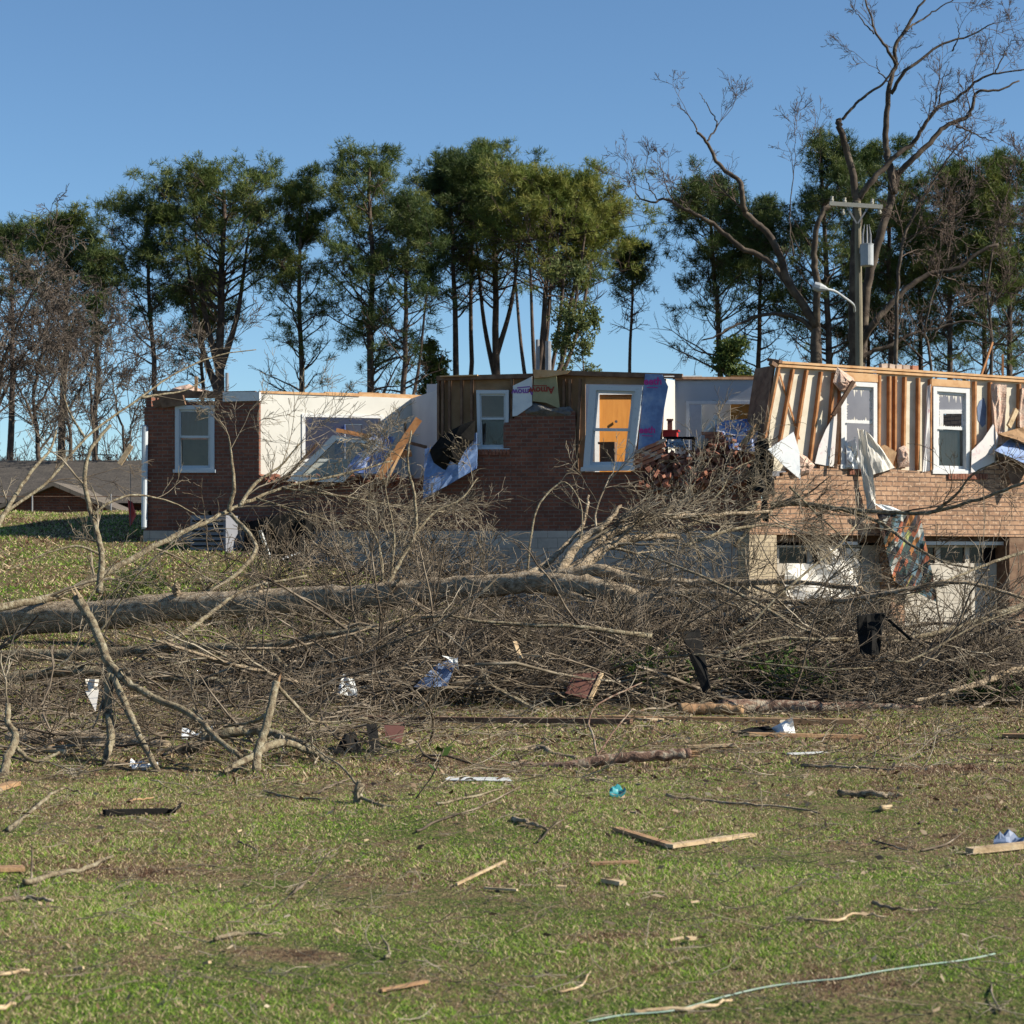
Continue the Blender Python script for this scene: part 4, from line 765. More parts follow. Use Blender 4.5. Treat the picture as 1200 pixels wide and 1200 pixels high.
m = MB(); m.sheet([WG.at(1172, 508, .1), WG.at(1200, 500, 0), WG.at(1230, 528, .3), WG.at(1186, 514, .35)], .04, rngH, 7, .03, WG.n); loose('brown_carpet', 'brown carpet bending over the light blue foam sheet', 'carpet', m, 'plywood')
m = MB(); m.slab(WG, [(1176, 536), (1204, 548), (1188, 580), (1183, 560)], .2, .02); loose('dark_felt', 'dark pointed felt hanging under the light blue foam sheet', 'felt', m, 'dark_wood')
for a, b2, lab in (((1149, 442), (1163, 401), 'slanting stick rising above the right wing top plate'), ((1175, 444), (1175, 415), 'upright stick rising above the right wing top plate')):
    m = MB(); m.beam(WG.at(*a, -.3), WG.at(*b2, -.3), .04, .04); loose('rising_stick', lab, 'board', m, 'stud_wood')
m = MB(); m.sheet([WG.at(884, 522, .1), WG.at(900, 512, .1), WG.at(901, 588, .2), WG.at(880, 570, .3)], .02, rngH, 9, .1, WG.n); m.sheet([WG.at(893, 560, .15), WG.at(901, 560, .15), WG.at(899, 612, .2), WG.at(892, 606, .25)], .02, rngH, 7, .05, WG.n)
loose('black_tarp', 'black tarp hanging down where the red-brown and tan brick meet', 'tarp', m, 'black_plastic')
# quilt
qv = MB(); qp = [WG.at(1028, 598, .25), WG.at(1078, 600, .22), WG.at(1099, 706, .15), WG.at(1046, 680, .2)]; qv.sheet(qp, .02, rngH, 14, .035, WG.n)
q0 = qp[0]
tag(put('quilt', qv, 'quilt', uv=lambda v: np.stack([(v-q0) @ WG.t, v[:, 2]], 1)), 'patchwork quilt in orange, teal and white stripes hanging in front of the garage pier', 'quilt')
m = MB(); m.sheet([WG.at(1024, 590, .3), WG.at(1040, 592, .3), WG.at(1062, 601, .32), WG.at(1040, 600, .35)], .02, rngH, 5, .02, WG.n); loose('white_cloth', 'white cloth scrap on the branch over the quilt', 'cloth', m, 'foam_pale')
# ------------------------------------------------------------------ neighbour house, flag, pole
nb = thing('neighbour_house', 'low brick house with grey shingle roof beyond the lawn at the left', 'house', (-15, 64, 1.0))
NP = Plane(0, 62, 0)
m = MB()
def nbox(x0, x1, y0, y1, z0, z1): return [[x0, y0, z0], [x1, y0, z0], [x1, y1, z0], [x0, y1, z0]], z1-z0
fp, h = nbox(-30, -10.5, 62, 70, .8, 3.3); m.prism(fp, [0, 0, h]); put('wall', m, 'brick', nb, uv=uvp(NP))
m = MB(); m.prism([[-31, 61.3, 3.25], [-31, 66, 4.75], [-31, 70.7, 3.25]], [21.2, 0, 0]); put('roof', m, 'shingle', nb, uv=lambda v: np.stack([v[:, 0], v[:, 1]], 1))
m = MB(); g0 = [[-15.6, 58.6, .8], [-11.9, 58.6, .8], [-11.9, 58.6, 3.0], [-13.3, 58.6, 3.55], [-15.6, 58.6, 3.0]]; m.prism([[-15.4, 58.8, .8], [-10.9, 58.8, .8], [-10.9, 58.8, 2.7], [-13.1, 58.8, 3.65], [-15.4, 58.8, 2.7]], [0, 3.1, 0]); put('porch', m, 'brick', nb, uv=uvp(NP))
m = MB(); m.prism([[-15.8, 58.4, 2.62], [-13.1, 58.4, 3.78], [-13.1, 58.4, 3.66], [-15.8, 58.4, 2.5]], [0, 4, 0]); m.prism([[-13.1, 58.4, 3.781], [-10.3, 58.4, 2.6], [-10.3, 58.4, 2.48], [-13.1, 58.4, 3.661]], [0, 4, 0]); put('porch_roof', m, 'shingle_tan', nb, uv=lambda v: np.stack([v[:, 0], v[:, 1]], 1))
for x in (-20, -17.5, -12.2):
    m = MB(); m.box((x, 61.97, 2.5), (.9, .04, .9)); put('window', m, 'pane_dark', nb)
# fence line along the far roof
t = thing('chain_link_fence', 'thin chain-link fence between the two lawns at the left', 'fence', (-14, 57, 1.9))
for k in range(6):
    x = -20+k*2.2; z = float(ground_z(x, 57.2)); m = MB(); m.tube([[x, 57.2, z], [x, 57.2, z+1.2]], [.025, .025], 6); put('post', m, 'steel', t)
m = MB(); m.tube([[-20, 57.2, float(ground_z(-20, 57.2))+1.15], [-9, 57.2, float(ground_z(-9, 57.2))+1.15]], [.012, .012], 5); put('rail', m, 'dark_wood', t)
fl = G(153, 618); t = thing('marker_flag', 'small red marker flag on the grass left of the brick corner', 'flag', fl)
m = MB(); m.tube([fl, fl+[0, 0, 1.25]], [.008, .008], 5); put('staff', m, 'steel', t)
Yf = fl[1]; m = MB(); m.sheet([P(150, 586, Yf), P(155, 588, Yf), P(160, 604, Yf), P(152, 618, Yf)], .006, np.random.default_rng(3), 6, .02); put('cloth', m, 'flag_red', t)
# utility pole
t = thing('utility_pole', 'weathered utility pole with crossarm, transformer and lamp arm behind the right wing', 'utility pole', (P(1007, 0, 60)[0], 60, .8))
base = P(1008, 500, 60); top = P(1005, 236, 60)
m = MB(); m.tube([[base[0], 60, .5], (base+top)/2, top], [.12, .11, .09], 12); put('pole', m, 'pole', t)
m = MB(); m.beam(P(972, 238.5, 59.8), P(1034, 242.5, 59.8), .1, .12); ca = put('crossarm', m, 'crossarm', t)
for px, py in ((975, 233), (990, 234.5), (1022, 236), (1031, 247), (988, 248)):
    m = MB(); c = P(px, py, 59.8); m.tube([c-[0, 0, .09], c-[0, 0, .03], c, c+[0, 0, .07]], [.035, .06, .035, .045], 8); put('insulator', m, 'crossarm', ca)
m = MB(); m.beam(P(1004, 262, 59.8), P(993, 243, 59.8), .04, .04); m.beam(P(1005, 262, 59.8), P(1017, 244, 59.8), .04, .04); put('brace', m, 'steel', t)
m = MB(); c = P(1016, 299, 59.7); m.tube([c-[0, 0, .32], c-[0, 0, .3], c+[0, 0, .28], c+[0, 0, .32], c+[0, 0, .34]], [.17, .19, .19, .2, .1], 16); tr = put('transformer', m, 'transformer', t)
m = MB()
for dx in (-.12, 0.0, .1): m.tube([c+[dx, 0, .33], c+[dx, 0, .6], c+[dx*.6, 0, .9]], [.035, .03, .008], 6)
put('bushing', m, 'steel', tr)
m = MB(); m.beam(P(1008, 292, 59.8), P(1013, 292, 59.7), .06, .25); put('bracket', m, 'steel', t)
m = MB(); m.tube(catmull([P(1001.5, 365, 59.9), P(1000, 357, 59.5), P(990, 349, 59), P(978, 341, 58.6), P(966, 338.5, 58.4)], 14), [.035]*14, 8); arm = put('lamp_arm', m, 'transformer', t)
m = MB(); m.tube([P(970, 339, 58.4), P(966, 338, 58.4), P(960, 337, 58.4), P(954, 335, 58.4), P(952, 335, 58.4)], [.04, .09, .14, .12, .03], 10); lp = put('lamp_head', m, 'transformer', arm)
# thin overhead wires
t = thing('power_line', 'thin power wires running off from the utility pole crossarm', 'wires', P(1000, 240, 60))
for px, py, e in ((975, 233, (-60, 90, 13)), (1031, 236, (60, 80, 12.5)), (990, 234, (58, 82, 12.8))):
    a = P(px, py, 59.8); e = np.array(e, float); u = np.linspace(0, 1, 20)[:, None]; pts = a*(1-u)+e*u; pts[:, 2] -= 1.6*4*(u*(1-u))[:, 0]; m = MB(); m.tube(pts, [.009]*20, 4); put('wire', m, 'black_plastic', t)

# ------------------------------------------------------------------ pines
def needle_mesh(cs, ds, rng, blades=8, ln=.24, wd=.05):
    n = len(cs); c = np.repeat(cs, blades, 0); d = np.repeat(ds, blades, 0); r = rng.normal(0, 1, (n*blades, 3)); dr = d*.55+r*.75; dr /= np.linalg.norm(dr, axis=1)[:, None]
    s = np.cross(dr, rng.normal(0, 1, dr.shape)); s /= np.linalg.norm(s, axis=1)[:, None]; L = ln*rng.uniform(.7, 1.25, (len(dr), 1))
    v = np.stack([c-s*wd/2*.6, c+s*wd/2*.6, c+dr*L+s*wd/2*.5, c+dr*L-s*wd/2*.5], 1).reshape(-1, 3)
    base = np.repeat(rng.uniform(0, 1, n), blades); a = np.clip(base*.75+rng.uniform(0, .3, n*blades), 0, 1)
    return v, np.arange(len(v)).reshape(-1, 4), np.repeat(a, 4)
def pine(label, px, Y, top, bottom, halfw, mat, seed, r=.2, dens=1.0, stems=None, lean=0, cx=None, sparse=.0, basepy=470):
    """px: trunk column; top/bottom: crown rows; halfw: crown half width in px; cx: crown centre column"""
    rng = np.random.default_rng(seed); s = FL/Y; cx = cx or px; z0 = 0.6; halfw = halfw*1.55
    b = P(px, 0, Y); b[2] = z0; t = thing('pine_tree', label, 'pine tree', b, 'tall pines behind the brick house')
    zt = P(0, top, Y)[2]; zb = P(0, bottom, Y)[2]; X0 = b[0]; X1 = P(cx+lean, 0, Y)[0]
    out = new_out(); n = 16; u = np.linspace(0, 1, n); zz = z0+(zt-.4-z0)*u
    tx = X0+(X1-X0)*np.clip((zz-zb*.7)/(zt-zb*.7), 0, 1)**1.3+np.cumsum(rng.normal(0, .04, n)); ty = Y+np.cumsum(rng.normal(0, .04, n)); trunk = np.stack([tx, ty, zz], 1); trunk[0, 0] = X0
    rad = r*(1-.8*u)+.02; out[0].append((trunk, rad)); hw = halfw/s; cl = []; cd = []
    if stems:
        for sx, f0 in stems:
            i = int(f0*n); e = np.array([P(sx, 0, Y)[0], Y+rng.normal(0, .7), zb+(zt-zb)*rng.uniform(.45, .8)]); pl = catmull([trunk[i], trunk[i]*.55+e*.45+[(e[0]-trunk[i][0])*.16, 0, -.3], e], 12); out[0].append((pl, np.linspace(r*.55, .04, 12)))
    nl = int(33*dens)
    for k in range(nl):
        f = (k+rng.random())/nl; z = zb-.14*(zt-zb)*(1-f)+(zt-zb)*f*.97
        i = np.interp(z, zz, np.arange(n)); i0 = min(int(i), n-2); p = trunk[i0]+(trunk[i0+1]-trunk[i0])*(i-i0)
        h = (z-zb)/(zt-zb); env = hw*(max(.0, 1-max(h, 0)**2.2))**.5*(1 if h > .25 else .8)*rng.uniform(.5, 1.05)
        az = rng.uniform(0, 2*math.pi); el = min(rng.uniform(.2, .6)+.25*max(h, 0), math.atan2(max(zt-z, 0)*1.15+.15, max(env, .3))); L = max(env, .5)/max(math.cos(el), .4)
        d = np.array([math.cos(az)*math.cos(el), math.sin(az)*math.cos(el), math.sin(el)]); m_ = 7; pts = [p-[0, 0, .5*L*math.sin(el)]]; q = pts[0]; dd = d
        for j in range(m_): dd = nrm(dd+rng.normal(0, .11, 3)+[0, 0, .03]); q = q+dd*L/m_; pts.append(q)
        pts = np.array(pts); out[1].append((pts, np.linspace(max(.025, rad[i0]*.38), .012, m_+1)))
        for c in range(int(rng.integers(4, 7))):
            tt = rng.uniform(.5, 1.0); ii = min(int(tt*m_), m_-1); bb = pts[ii]; sd2 = nrm(d*.4+rng.normal(0, .7, 3)+[0, 0, .35]); L2 = L*.34*rng.uniform(.5, 1.2)+.25
            o2 = {0: [], 1: []}; grow(o2, bb, sd2, L2, .018, 0, (2,), .6, .7, (0, 0, .04), .18, rng, .008, 5)
            for lv in (0, 1):
                for pp, rr in o2[lv]:
                    out[2].append((pp, rr))
                    if rng.random() > sparse+.92*(1-min(max(h, 0)/.6, 1)): cl.append(pp[-1]); cd.append(nrm(pp[-1]-pp[-2]))
    cl = np.array(cl); cd = np.array(cd); per = 7
    cs = np.repeat(cl, per, 0)+rng.normal(0, 1, (len(cl)*per, 3))*[.19, .19, .12]; ds = np.repeat(cd, per, 0)+rng.normal(0, .35, (len(cl)*per, 3))+[0, 0, .25]
    v, f, a = needle_mesh(cs, ds, rng, 13, .25, .028)
    mesh_obj('crown', v, f, mat, t, attr=a); put_out('trunk', out, 'pine_bark', t, (9, 4, 3, 3, 3, 3)); return t
PN = [
 ('pine at the far left edge, its round crown above the bare thicket', 72, 92, 262, 372, 42, 'needles', dict(r=.22)),
 ('dark pine cut by the left edge of the picture behind the bare thicket', 12, 96, 268, 400, 38, 'needles_dark', dict(r=.2, sparse=.3)),
 ('thin sparse pine with dark trunk just left of the house corner', 108, 88, 300, 470, 26, 'needles_dark', dict(r=.16, sparse=.55)),
 ('pine with a straight bare trunk above the left window', 186, 90, 236, 395, 52, 'needles_dark', dict(r=.17, cx=178)),
 ('broad pine with the tallest rounded crown above the left brick wall', 254, 90, 210, 350, 74, 'needles', dict(r=.32, cx=258, dens=1.5, stems=[(215, .45), (290, .5), (225, .55)])),
 ('short bushy pine trunk rising behind the roofless left corner', 231, 94, 330, 440, 34, 'needles', dict(r=.14, sparse=.3)),
 ('pine with many open side limbs above the white room', 352, 89, 208, 455, 42, 'needles', dict(r=.17, sparse=.15, dens=1.3)),
 ('tall straight pine with yellowish top and dark tiers of lower boughs', 434, 88, 186, 455, 60, 'needles', dict(r=.22, dens=1.5)),
 ('forked pine with pale drooping lower boughs right of the tall straight one', 468, 86, 238, 455, 44, 'needles_dark', dict(r=.17, sparse=.2, stems=[(500, .4)])),
 ('narrow dark pine left of the middle vent pipes', 533, 90, 186, 340, 40, 'needles_dark', dict(r=.2, cx=526)),
 ('pine with a thin straight pole-like trunk over the narrow window', 549, 93, 190, 335, 34, 'needles', dict(r=.15, cx=552)),
 ('pine with a thick pale trunk and the highest crown of the middle group', 580, 91, 180, 330, 52, 'needles', dict(r=.25, cx=580, dens=1.3, stems=[(612, .5), (556, .45)])),
 ('many-stemmed pine with a wide yellow-green dome over the leaning window', 632, 87, 214, 325, 66, 'needles_yellow', dict(r=.22, cx=652, dens=1.7, stems=[(600, .35), (620, .4), (668, .4), (690, .38), (705, .42), (650, .45)])),
 ('slim pine leaning right, on the right flank of the yellow-green dome', 648, 89, 240, 350, 44, 'needles_yellow', dict(r=.16, cx=692, dens=1.2)),
 ('small dark pine alone in the gap of sky right of the middle group', 738, 94, 290, 375, 20, 'needles_dark', dict(r=.12, cx=742, sparse=.35, dens=.8)),
 ('wide dark pine behind the fallen-in far room', 848, 92, 218, 400, 60, 'needles_dark', dict(r=.2, dens=1.5, cx=838)),
 ('pine with a thin trunk behind the left-leaning bare tree', 890, 94, 240, 410, 40, 'needles_dark', dict(r=.17, sparse=.2)),
 ('pine with the highest crown of the right group, behind the bare trees', 972, 90, 174, 400, 62, 'needles_dark', dict(r=.22, dens=1.6, cx=960)),
 ('pine between the utility pole and the bare right-hand limbs', 1046, 92, 170, 400, 46, 'needles', dict(r=.18, dens=1.3)),
 ('dense pine just right of the utility pole', 1078, 94, 250, 425, 40, 'needles_dark', dict(r=.17)),
 ('slim pine with a pointed crown over the right white window', 1112, 90, 196, 410, 36, 'needles', dict(r=.18, dens=1.2)),
 ('low dense pine behind the two rising sticks', 1150, 95, 230, 440, 44, 'needles_dark', dict(r=.18, dens=1.3)),
 ('pine standing at the right edge with a high ragged crown', 1186, 89, 188, 420, 42, 'needles', dict(r=.18, dens=1.4)),
 ('pine partly outside the right edge of the picture', 1232, 91, 190, 430, 50, 'needles', dict(r=.2)),
 ('low bushy dark pine behind the stud wall', 1020, 97, 300, 440, 40, 'needles_dark', dict(r=.16)),
]
for i, (lab, px, Y, top, bot, hw, mt, kw) in enumerate(PN): pine(lab, px, Y, top, bot, hw, mt, 100+i, **kw)
def small_leafy(label, px, Y, top, bot, hw, seed, mat='leaf_pale', cat='tree', stemr=.06, n1=26):
    rng = np.random.default_rng(seed); b = P(px, 0, Y); b[2] = .7; t = thing('young_tree', label, cat, b); zt = P(0, top, Y)[2]; zb = P(0, bot, Y)[2]
    trunk = catmull([b, [b[0]+rng.normal(0, .2), Y, (zb+.7)/2], [b[0]+rng.normal(0, .3), Y, zt]], 12); out = new_out(); out[0].append((trunk, np.linspace(stemr, .02, 12)))
    sprout(out, (trunk, np.linspace(stemr, .02, 12)), n1, hw*Y/FL*1.1, (5, 3), .5, .8, (0, 0, .1), .15, rng, .35, tip=.006)
    tips = np.array([p[j] for l in (1, 2) for p, r in out[l] for j in (3, 5)]); cs = np.repeat(tips, 4, 0)+rng.normal(0, .14, (len(tips)*4, 3)); v, f, a = needle_mesh(cs, rng.normal(0, 1, cs.shape), rng, 4, .13, .07)
    put_out('trunk', out, 'bare_bark', t, (6, 3, 3, 3, 3, 3)); mesh_obj('crown', v, f, mat, t, attr=a)
small_leafy('slender pale green young tree rising behind the middle top plate', 690, 84, 330, 440, 34, 301)
small_leafy('low green bush behind the far room wall', 862, 70, 424, 455, 20, 302, 'needles', 'bush', .04, 22)
small_leafy('pale green wispy sapling between the straight pine and the middle group', 508, 90, 400, 460, 20, 303, 'needles', 'bush', .04, 16)

# ------------------------------------------------------------------ bare trees
def bare_tree(name, label, limbs, Y, seed, mat='bare_bark', tmat='bare_twig', cat='bare tree', group=None, L=2.2, nch=(5, 5, 3), per=1.2, tip=.009, trop=(0, 0, .05), base=None):
    rng = np.random.default_rng(seed); b = P(limbs[0][0][0][0], 0, Y); b[2] = .7; t = thing(name, label, cat, b, group)
    wood = {0: []}; tw = new_out()
    for pts, r0, r1, dens in limbs:
        y_off = rng.normal(0, .25, len(pts)).cumsum()*.5; y_off[0] = 0
        pp, rr = limb_px([(x, y, Y+dy) for (x, y), dy in zip(pts, y_off)], r0*.62, r1*.52, 6*len(pts) if len(pts) < 5 else 4*len(pts), .02, rng)
        wood[0].append((pp, rr)); ln = np.linalg.norm(np.diff(pp, axis=0), axis=1).sum(); k = int(ln*per*dens)
        if k: sprout(tw, (pp, rr), k, L, nch, .55, .75, trop, .16, rng, .2, tip=tip, rr=.4, rmax=.04)
    V, Q = tubes(wood[0], 10, True); mesh_obj('trunk', V, Q, mat, t, smooth=True)
    put_out('twigs', tw, tmat, t, (4, 3, 3, 3, 3, 3)); return t
GB = 520
bare_tree('bare_tree', 'leafless tree with limbs spreading far to the left, trunk left of the utility pole', [
 ([(957, GB), (957, 440), (956, 380)], .42, .36, 0),
 ([(956, 384), (942, 358), (926, 334), (916, 305), (905, 280), (889, 264), (873, 248), (870, 226), (866, 211), (850, 200), (838, 186), (828, 166), (817, 155)], .27, .09, .25),
 ([(828, 166), (840, 146), (830, 126), (820, 108)], .06, .02, 1.2), ([(818, 156), (812, 142), (800, 128), (793, 120)], .05, .015, 1.2),
 ([(924, 334), (906, 312), (892, 300), (868, 290), (848, 272), (828, 258), (804, 245), (780, 233), (764, 237), (748, 230), (744, 218)], .2, .03, .55),
 ([(790, 238), (782, 222), (776, 200), (770, 180)], .05, .015, 1.8), ([(800, 243), (798, 220), (800, 200)], .04, .012, 1.6), ([(770, 234), (758, 212), (756, 190)], .04, .012, 1.6),
 ([(952, 386), (936, 373), (912, 368), (888, 370), (868, 378), (848, 388), (824, 400)], .16, .05, .35),
 ([(956, 384), (958, 340), (954, 304), (956, 272), (964, 249), (971, 240)], .24, .13, .15),
 ([(930, 300), (926, 260), (928, 222), (932, 180), (930, 140)], .05, .012, 1.0)], 75, 401, nch=(5, 4, 3), per=.9, tip=.007, L=1.45)
bare_tree('bare_tree', 'very large leafless tree rising out of the frame right behind the utility pole', [
 ([(1000, GB), (1001, 440), (1002, 330), (1004, 236)], .5, .30, 0),
 ([(1004, 240), (1000, 208), (992, 176), (984, 152), (982, 139)], .24, .2, 0),
 ([(987, 140), (1008, 117), (1034, 98), (1050, 78)], .09, .07, .3),
 ([(1004, 234), (1018, 216), (1034, 199), (1052, 180), (1070, 168), (1080, 152), (1100, 126), (1122, 116), (1144, 96), (1168, 86), (1206, 80)], .19, .05, .5),
 ([(1008, GB), (1010, 420), (1014, 350), (1024, 300), (1036, 262), (1046, 228), (1052, 200)], .33, .24, .05),
 ([(1052, 203), (1072, 184), (1092, 164), (1108, 148), (1132, 138), (1140, 124), (1146, 107), (1168, 106), (1194, 95)], .19, .06, .5),
 ([(1048, 226), (1042, 192), (1038, 168), (1040, 132), (1042, 100), (1050, 76), (1048, 56), (1060, 36), (1072, 16), (1090, -8)], .22, .07, .35),
 ([(1044, 110), (1060, 84), (1080, 70), (1104, 52), (1140, 40), (1164, 27)], .12, .04, .7),
 ([(1050, 76), (1036, 52), (1024, 32), (1014, 0), (1010, -20)], .1, .04, .8), ([(1060, 36), (1078, 24), (1100, 10), (1130, -8)], .07, .03, .8), ([(1024, 40), (1008, 20), (996, 4)], .05, .015, 1.1), ([(1042, 98), (1030, 82), (1026, 66)], .05, .015, 1.0),
 ([(1116, 60), (1124, 40), (1120, 20)], .05, .015, 1.2), ([(1166, 86), (1178, 60), (1192, 40)], .05, .015, 1.3), ([(1120, 148), (1150, 160), (1170, 168)], .06, .02, .8), ([(1100, 122), (1104, 96), (1112, 72)], .05, .015, 1.0),
 ([(1006, 410), (1024, 378), (1040, 360), (1064, 337), (1092, 320), (1120, 316), (1144, 297), (1170, 286)], .22, .1, .3),
 ([(1008, 420), (1026, 410), (1042, 406), (1064, 393), (1100, 384), (1136, 376), (1162, 388)], .15, .05, .5)], 76, 402, per=.95, tip=.007, L=1.9)
bare_tree('bare_tree', 'slim leaning leafless tree right of the utility pole', [([(1046, GB), (1050, 440), (1052, 335), (1058, 285), (1072, 248), (1092, 216), (1112, 184), (1135, 158)], .13, .04, .5), ([(1058, 290), (1080, 270), (1100, 262)], .05, .02, 1)], 72, 403, mat='bare_bark')
bare_tree('bare_tree', 'leafless tree with pale thin trunk near the right edge', [([(1160, GB), (1162, 400), (1158, 330), (1170, 260), (1184, 215)], .12, .03, .8), ([(1160, 360), (1180, 330), (1196, 300)], .06, .02, 1)], 78, 404)
bare_tree('bare_tree', 'leafless tree with fine grey twigs behind the stud wall, left of the right white window', [([(1092, GB), (1090, 420), (1084, 380), (1100, 330), (1112, 300)], .1, .03, .9), ([(1090, 400), (1110, 370), (1136, 350)], .06, .02, 1)], 74, 405)
# thicket at the left
for i, (lab, limbs, Y) in enumerate((
 ('grey-brown leafless tree with dense drooping twigs at the left edge', [([(-10, 600), (-4, 500), (0, 440), (14, 395), (30, 360), (46, 325)], .16, .03, 1.4), ([(-4, 480), (20, 430), (40, 400)], .08, .02, 1.6), ([(-2, 450), (-30, 420), (-40, 390)], .08, .02, 1.6)], 62),
 ('leafless tree with reddish brown trunk in front of the far left pine', [([(48, 600), (44, 520), (40, 460), (50, 410), (58, 370)], .15, .03, 1.3), ([(44, 500), (20, 450), (4, 420)], .08, .02, 1.5), ([(42, 480), (66, 440), (80, 405)], .08, .02, 1.3)], 68),
 ('leafless tree with tangled grey crown halfway between left edge and house', [([(84, 600), (82, 520), (76, 470), (72, 430), (70, 400)], .13, .03, 1.3), ([(82, 500), (60, 460), (46, 430)], .07, .02, 1.5), ([(80, 480), (104, 440), (120, 400)], .07, .02, 1.2)], 72),
 ('thin leafless tree with ivy-dark trunk beside the sparse pine', [([(118, 600), (112, 520), (106, 460), (110, 420), (122, 390)], .12, .03, .9), ([(110, 470), (136, 430), (170, 415), (200, 405)], .05, .02, 1.2)], 74),
 ('low leafless tree with a pale broken limb left of the house corner', [([(140, 600), (146, 530), (138, 480), (130, 440)], .1, .03, 1.2), ([(146, 530), (160, 480), (178, 450)], .06, .02, 1.4)], 66))):
    bare_tree('bare_tree', lab, limbs, Y, 420+i, mat='bare_bark', tmat='thicket_twig', per=2.3 if i < 3 else 1.5, L=1.7, nch=(6, 5, 3), tip=.009, trop=(0, 0, .01) if i != 0 else (-.02, 0, -.02))
m = MB(); m.beam(P(140, 544, 60), P(154, 522, 60), .1, .14); loose('broken_log', 'pale snapped trunk leaning beyond the fence left of the house', 'log', m, 'fresh_wood')
rng = np.random.default_rng(77); ot = new_out()
for k in range(210):
    x = rng.uniform(-28, -12.5) if k < 165 else rng.uniform(14, 26); y = rng.uniform(74, 84); grow(ot, np.array([x, y, .7]), nrm([rng.normal(0, .25), rng.normal(0, .2), 1]), rng.uniform(2.5, 4.5) if x < 0 else rng.uniform(3.5, 6), .05, 0, (6, 5, 3), .5, .6, (0, 0, .05), .1, rng, .010)
tag(put_out('undergrowth', ot, 'thicket_twig', None, (4, 3, 3, 3, 3, 3)), 'brown leafless undergrowth under the trees behind the houses', 'undergrowth', kind='stuff')
# ------------------------------------------------------------------ fallen trees and branches
def wood_thing(name, label, cat, limbs, seed, sprays=1.0, mat='bark_limb', tmat='twig', L=1.2, nch=(5, 4, 3), tip=.0036, trop=(0, 0, 0), bias=None, group=None, sides=10, rough=.0, ang=.6, main='trunk', end=None, flat=.55):
    """limbs: (pts px,py,Y ; r0 ; r1 ; twigs per metre). first limb is the trunk"""
    rng = np.random.default_rng(seed); pls = []; tw = new_out(); per = 0
    for pts, r0, r1, dens in limbs:
        pp, rr = limb_px(pts, r0, r1, max(10, 6*len(pts)), min(.006, r0*.1), rng); pls.append((pp, rr))
        ln = np.linalg.norm(np.diff(pp, axis=0), axis=1).sum(); k = int(round(ln*dens*sprays))
        if k: sprout(tw, (pp, rr), k, L*.85, nch, .6, ang, trop, .16, rng, .1, bias, tip, .42, .02, flat)
    a = np.vstack([p for p, r in pls]); org = np.array([a[:, 0].mean(), a[:, 1].mean(), a[:, 2].min()])
    has = any(tw[k] for k in tw)
    if len(pls) == 1 and not has:
        v, q = tubes(pls, sides, True); o = mesh_obj(name, v, q, mat, None, org, True); return tag(o, label, cat, group)
    t = thing(name, label, cat, org, group)
    for i, p in enumerate(pls):
        sd_ = sides if i else max(sides, 14) if p[1][0] > .15 else sides
        v, q = tubes([p], sd_, True)
        if rough: v = v+rng.normal(0, rough, v.shape)*min(1, p[1][0]/.2)
        mesh_obj(main if i == 0 else 'limb', v, q, mat, t, smooth=True)
    if has: put_out('twigs', tw, tmat, t, (4, 3, 3, 3, 3, 3), floor=True)
    if end:
        m = MB()
        for p, r in pls:
            if r[-1] > .03 and end == 'tip': pass
        e = pls[0][0][-1] if end != 'start' else pls[0][0][0]; d = nrm(pls[0][0][-1]-pls[0][0][-3]) if end != 'start' else nrm(pls[0][0][0]-pls[0][0][2]); r = (pls[0][1][-1] if end != 'start' else pls[0][1][0])
        for k in range(7):
            s = rng.normal(0, .5, 3)*r; s -= d*(s @ d); m.tube([e+s-d*.05, e+s*1.2+d*r*rng.uniform(.8, 2.6)], [r*.38, r*.06], 5)
        put('splinters', m, 'orange_split' if end == 'orange' else 'fresh_wood', t)
    return t
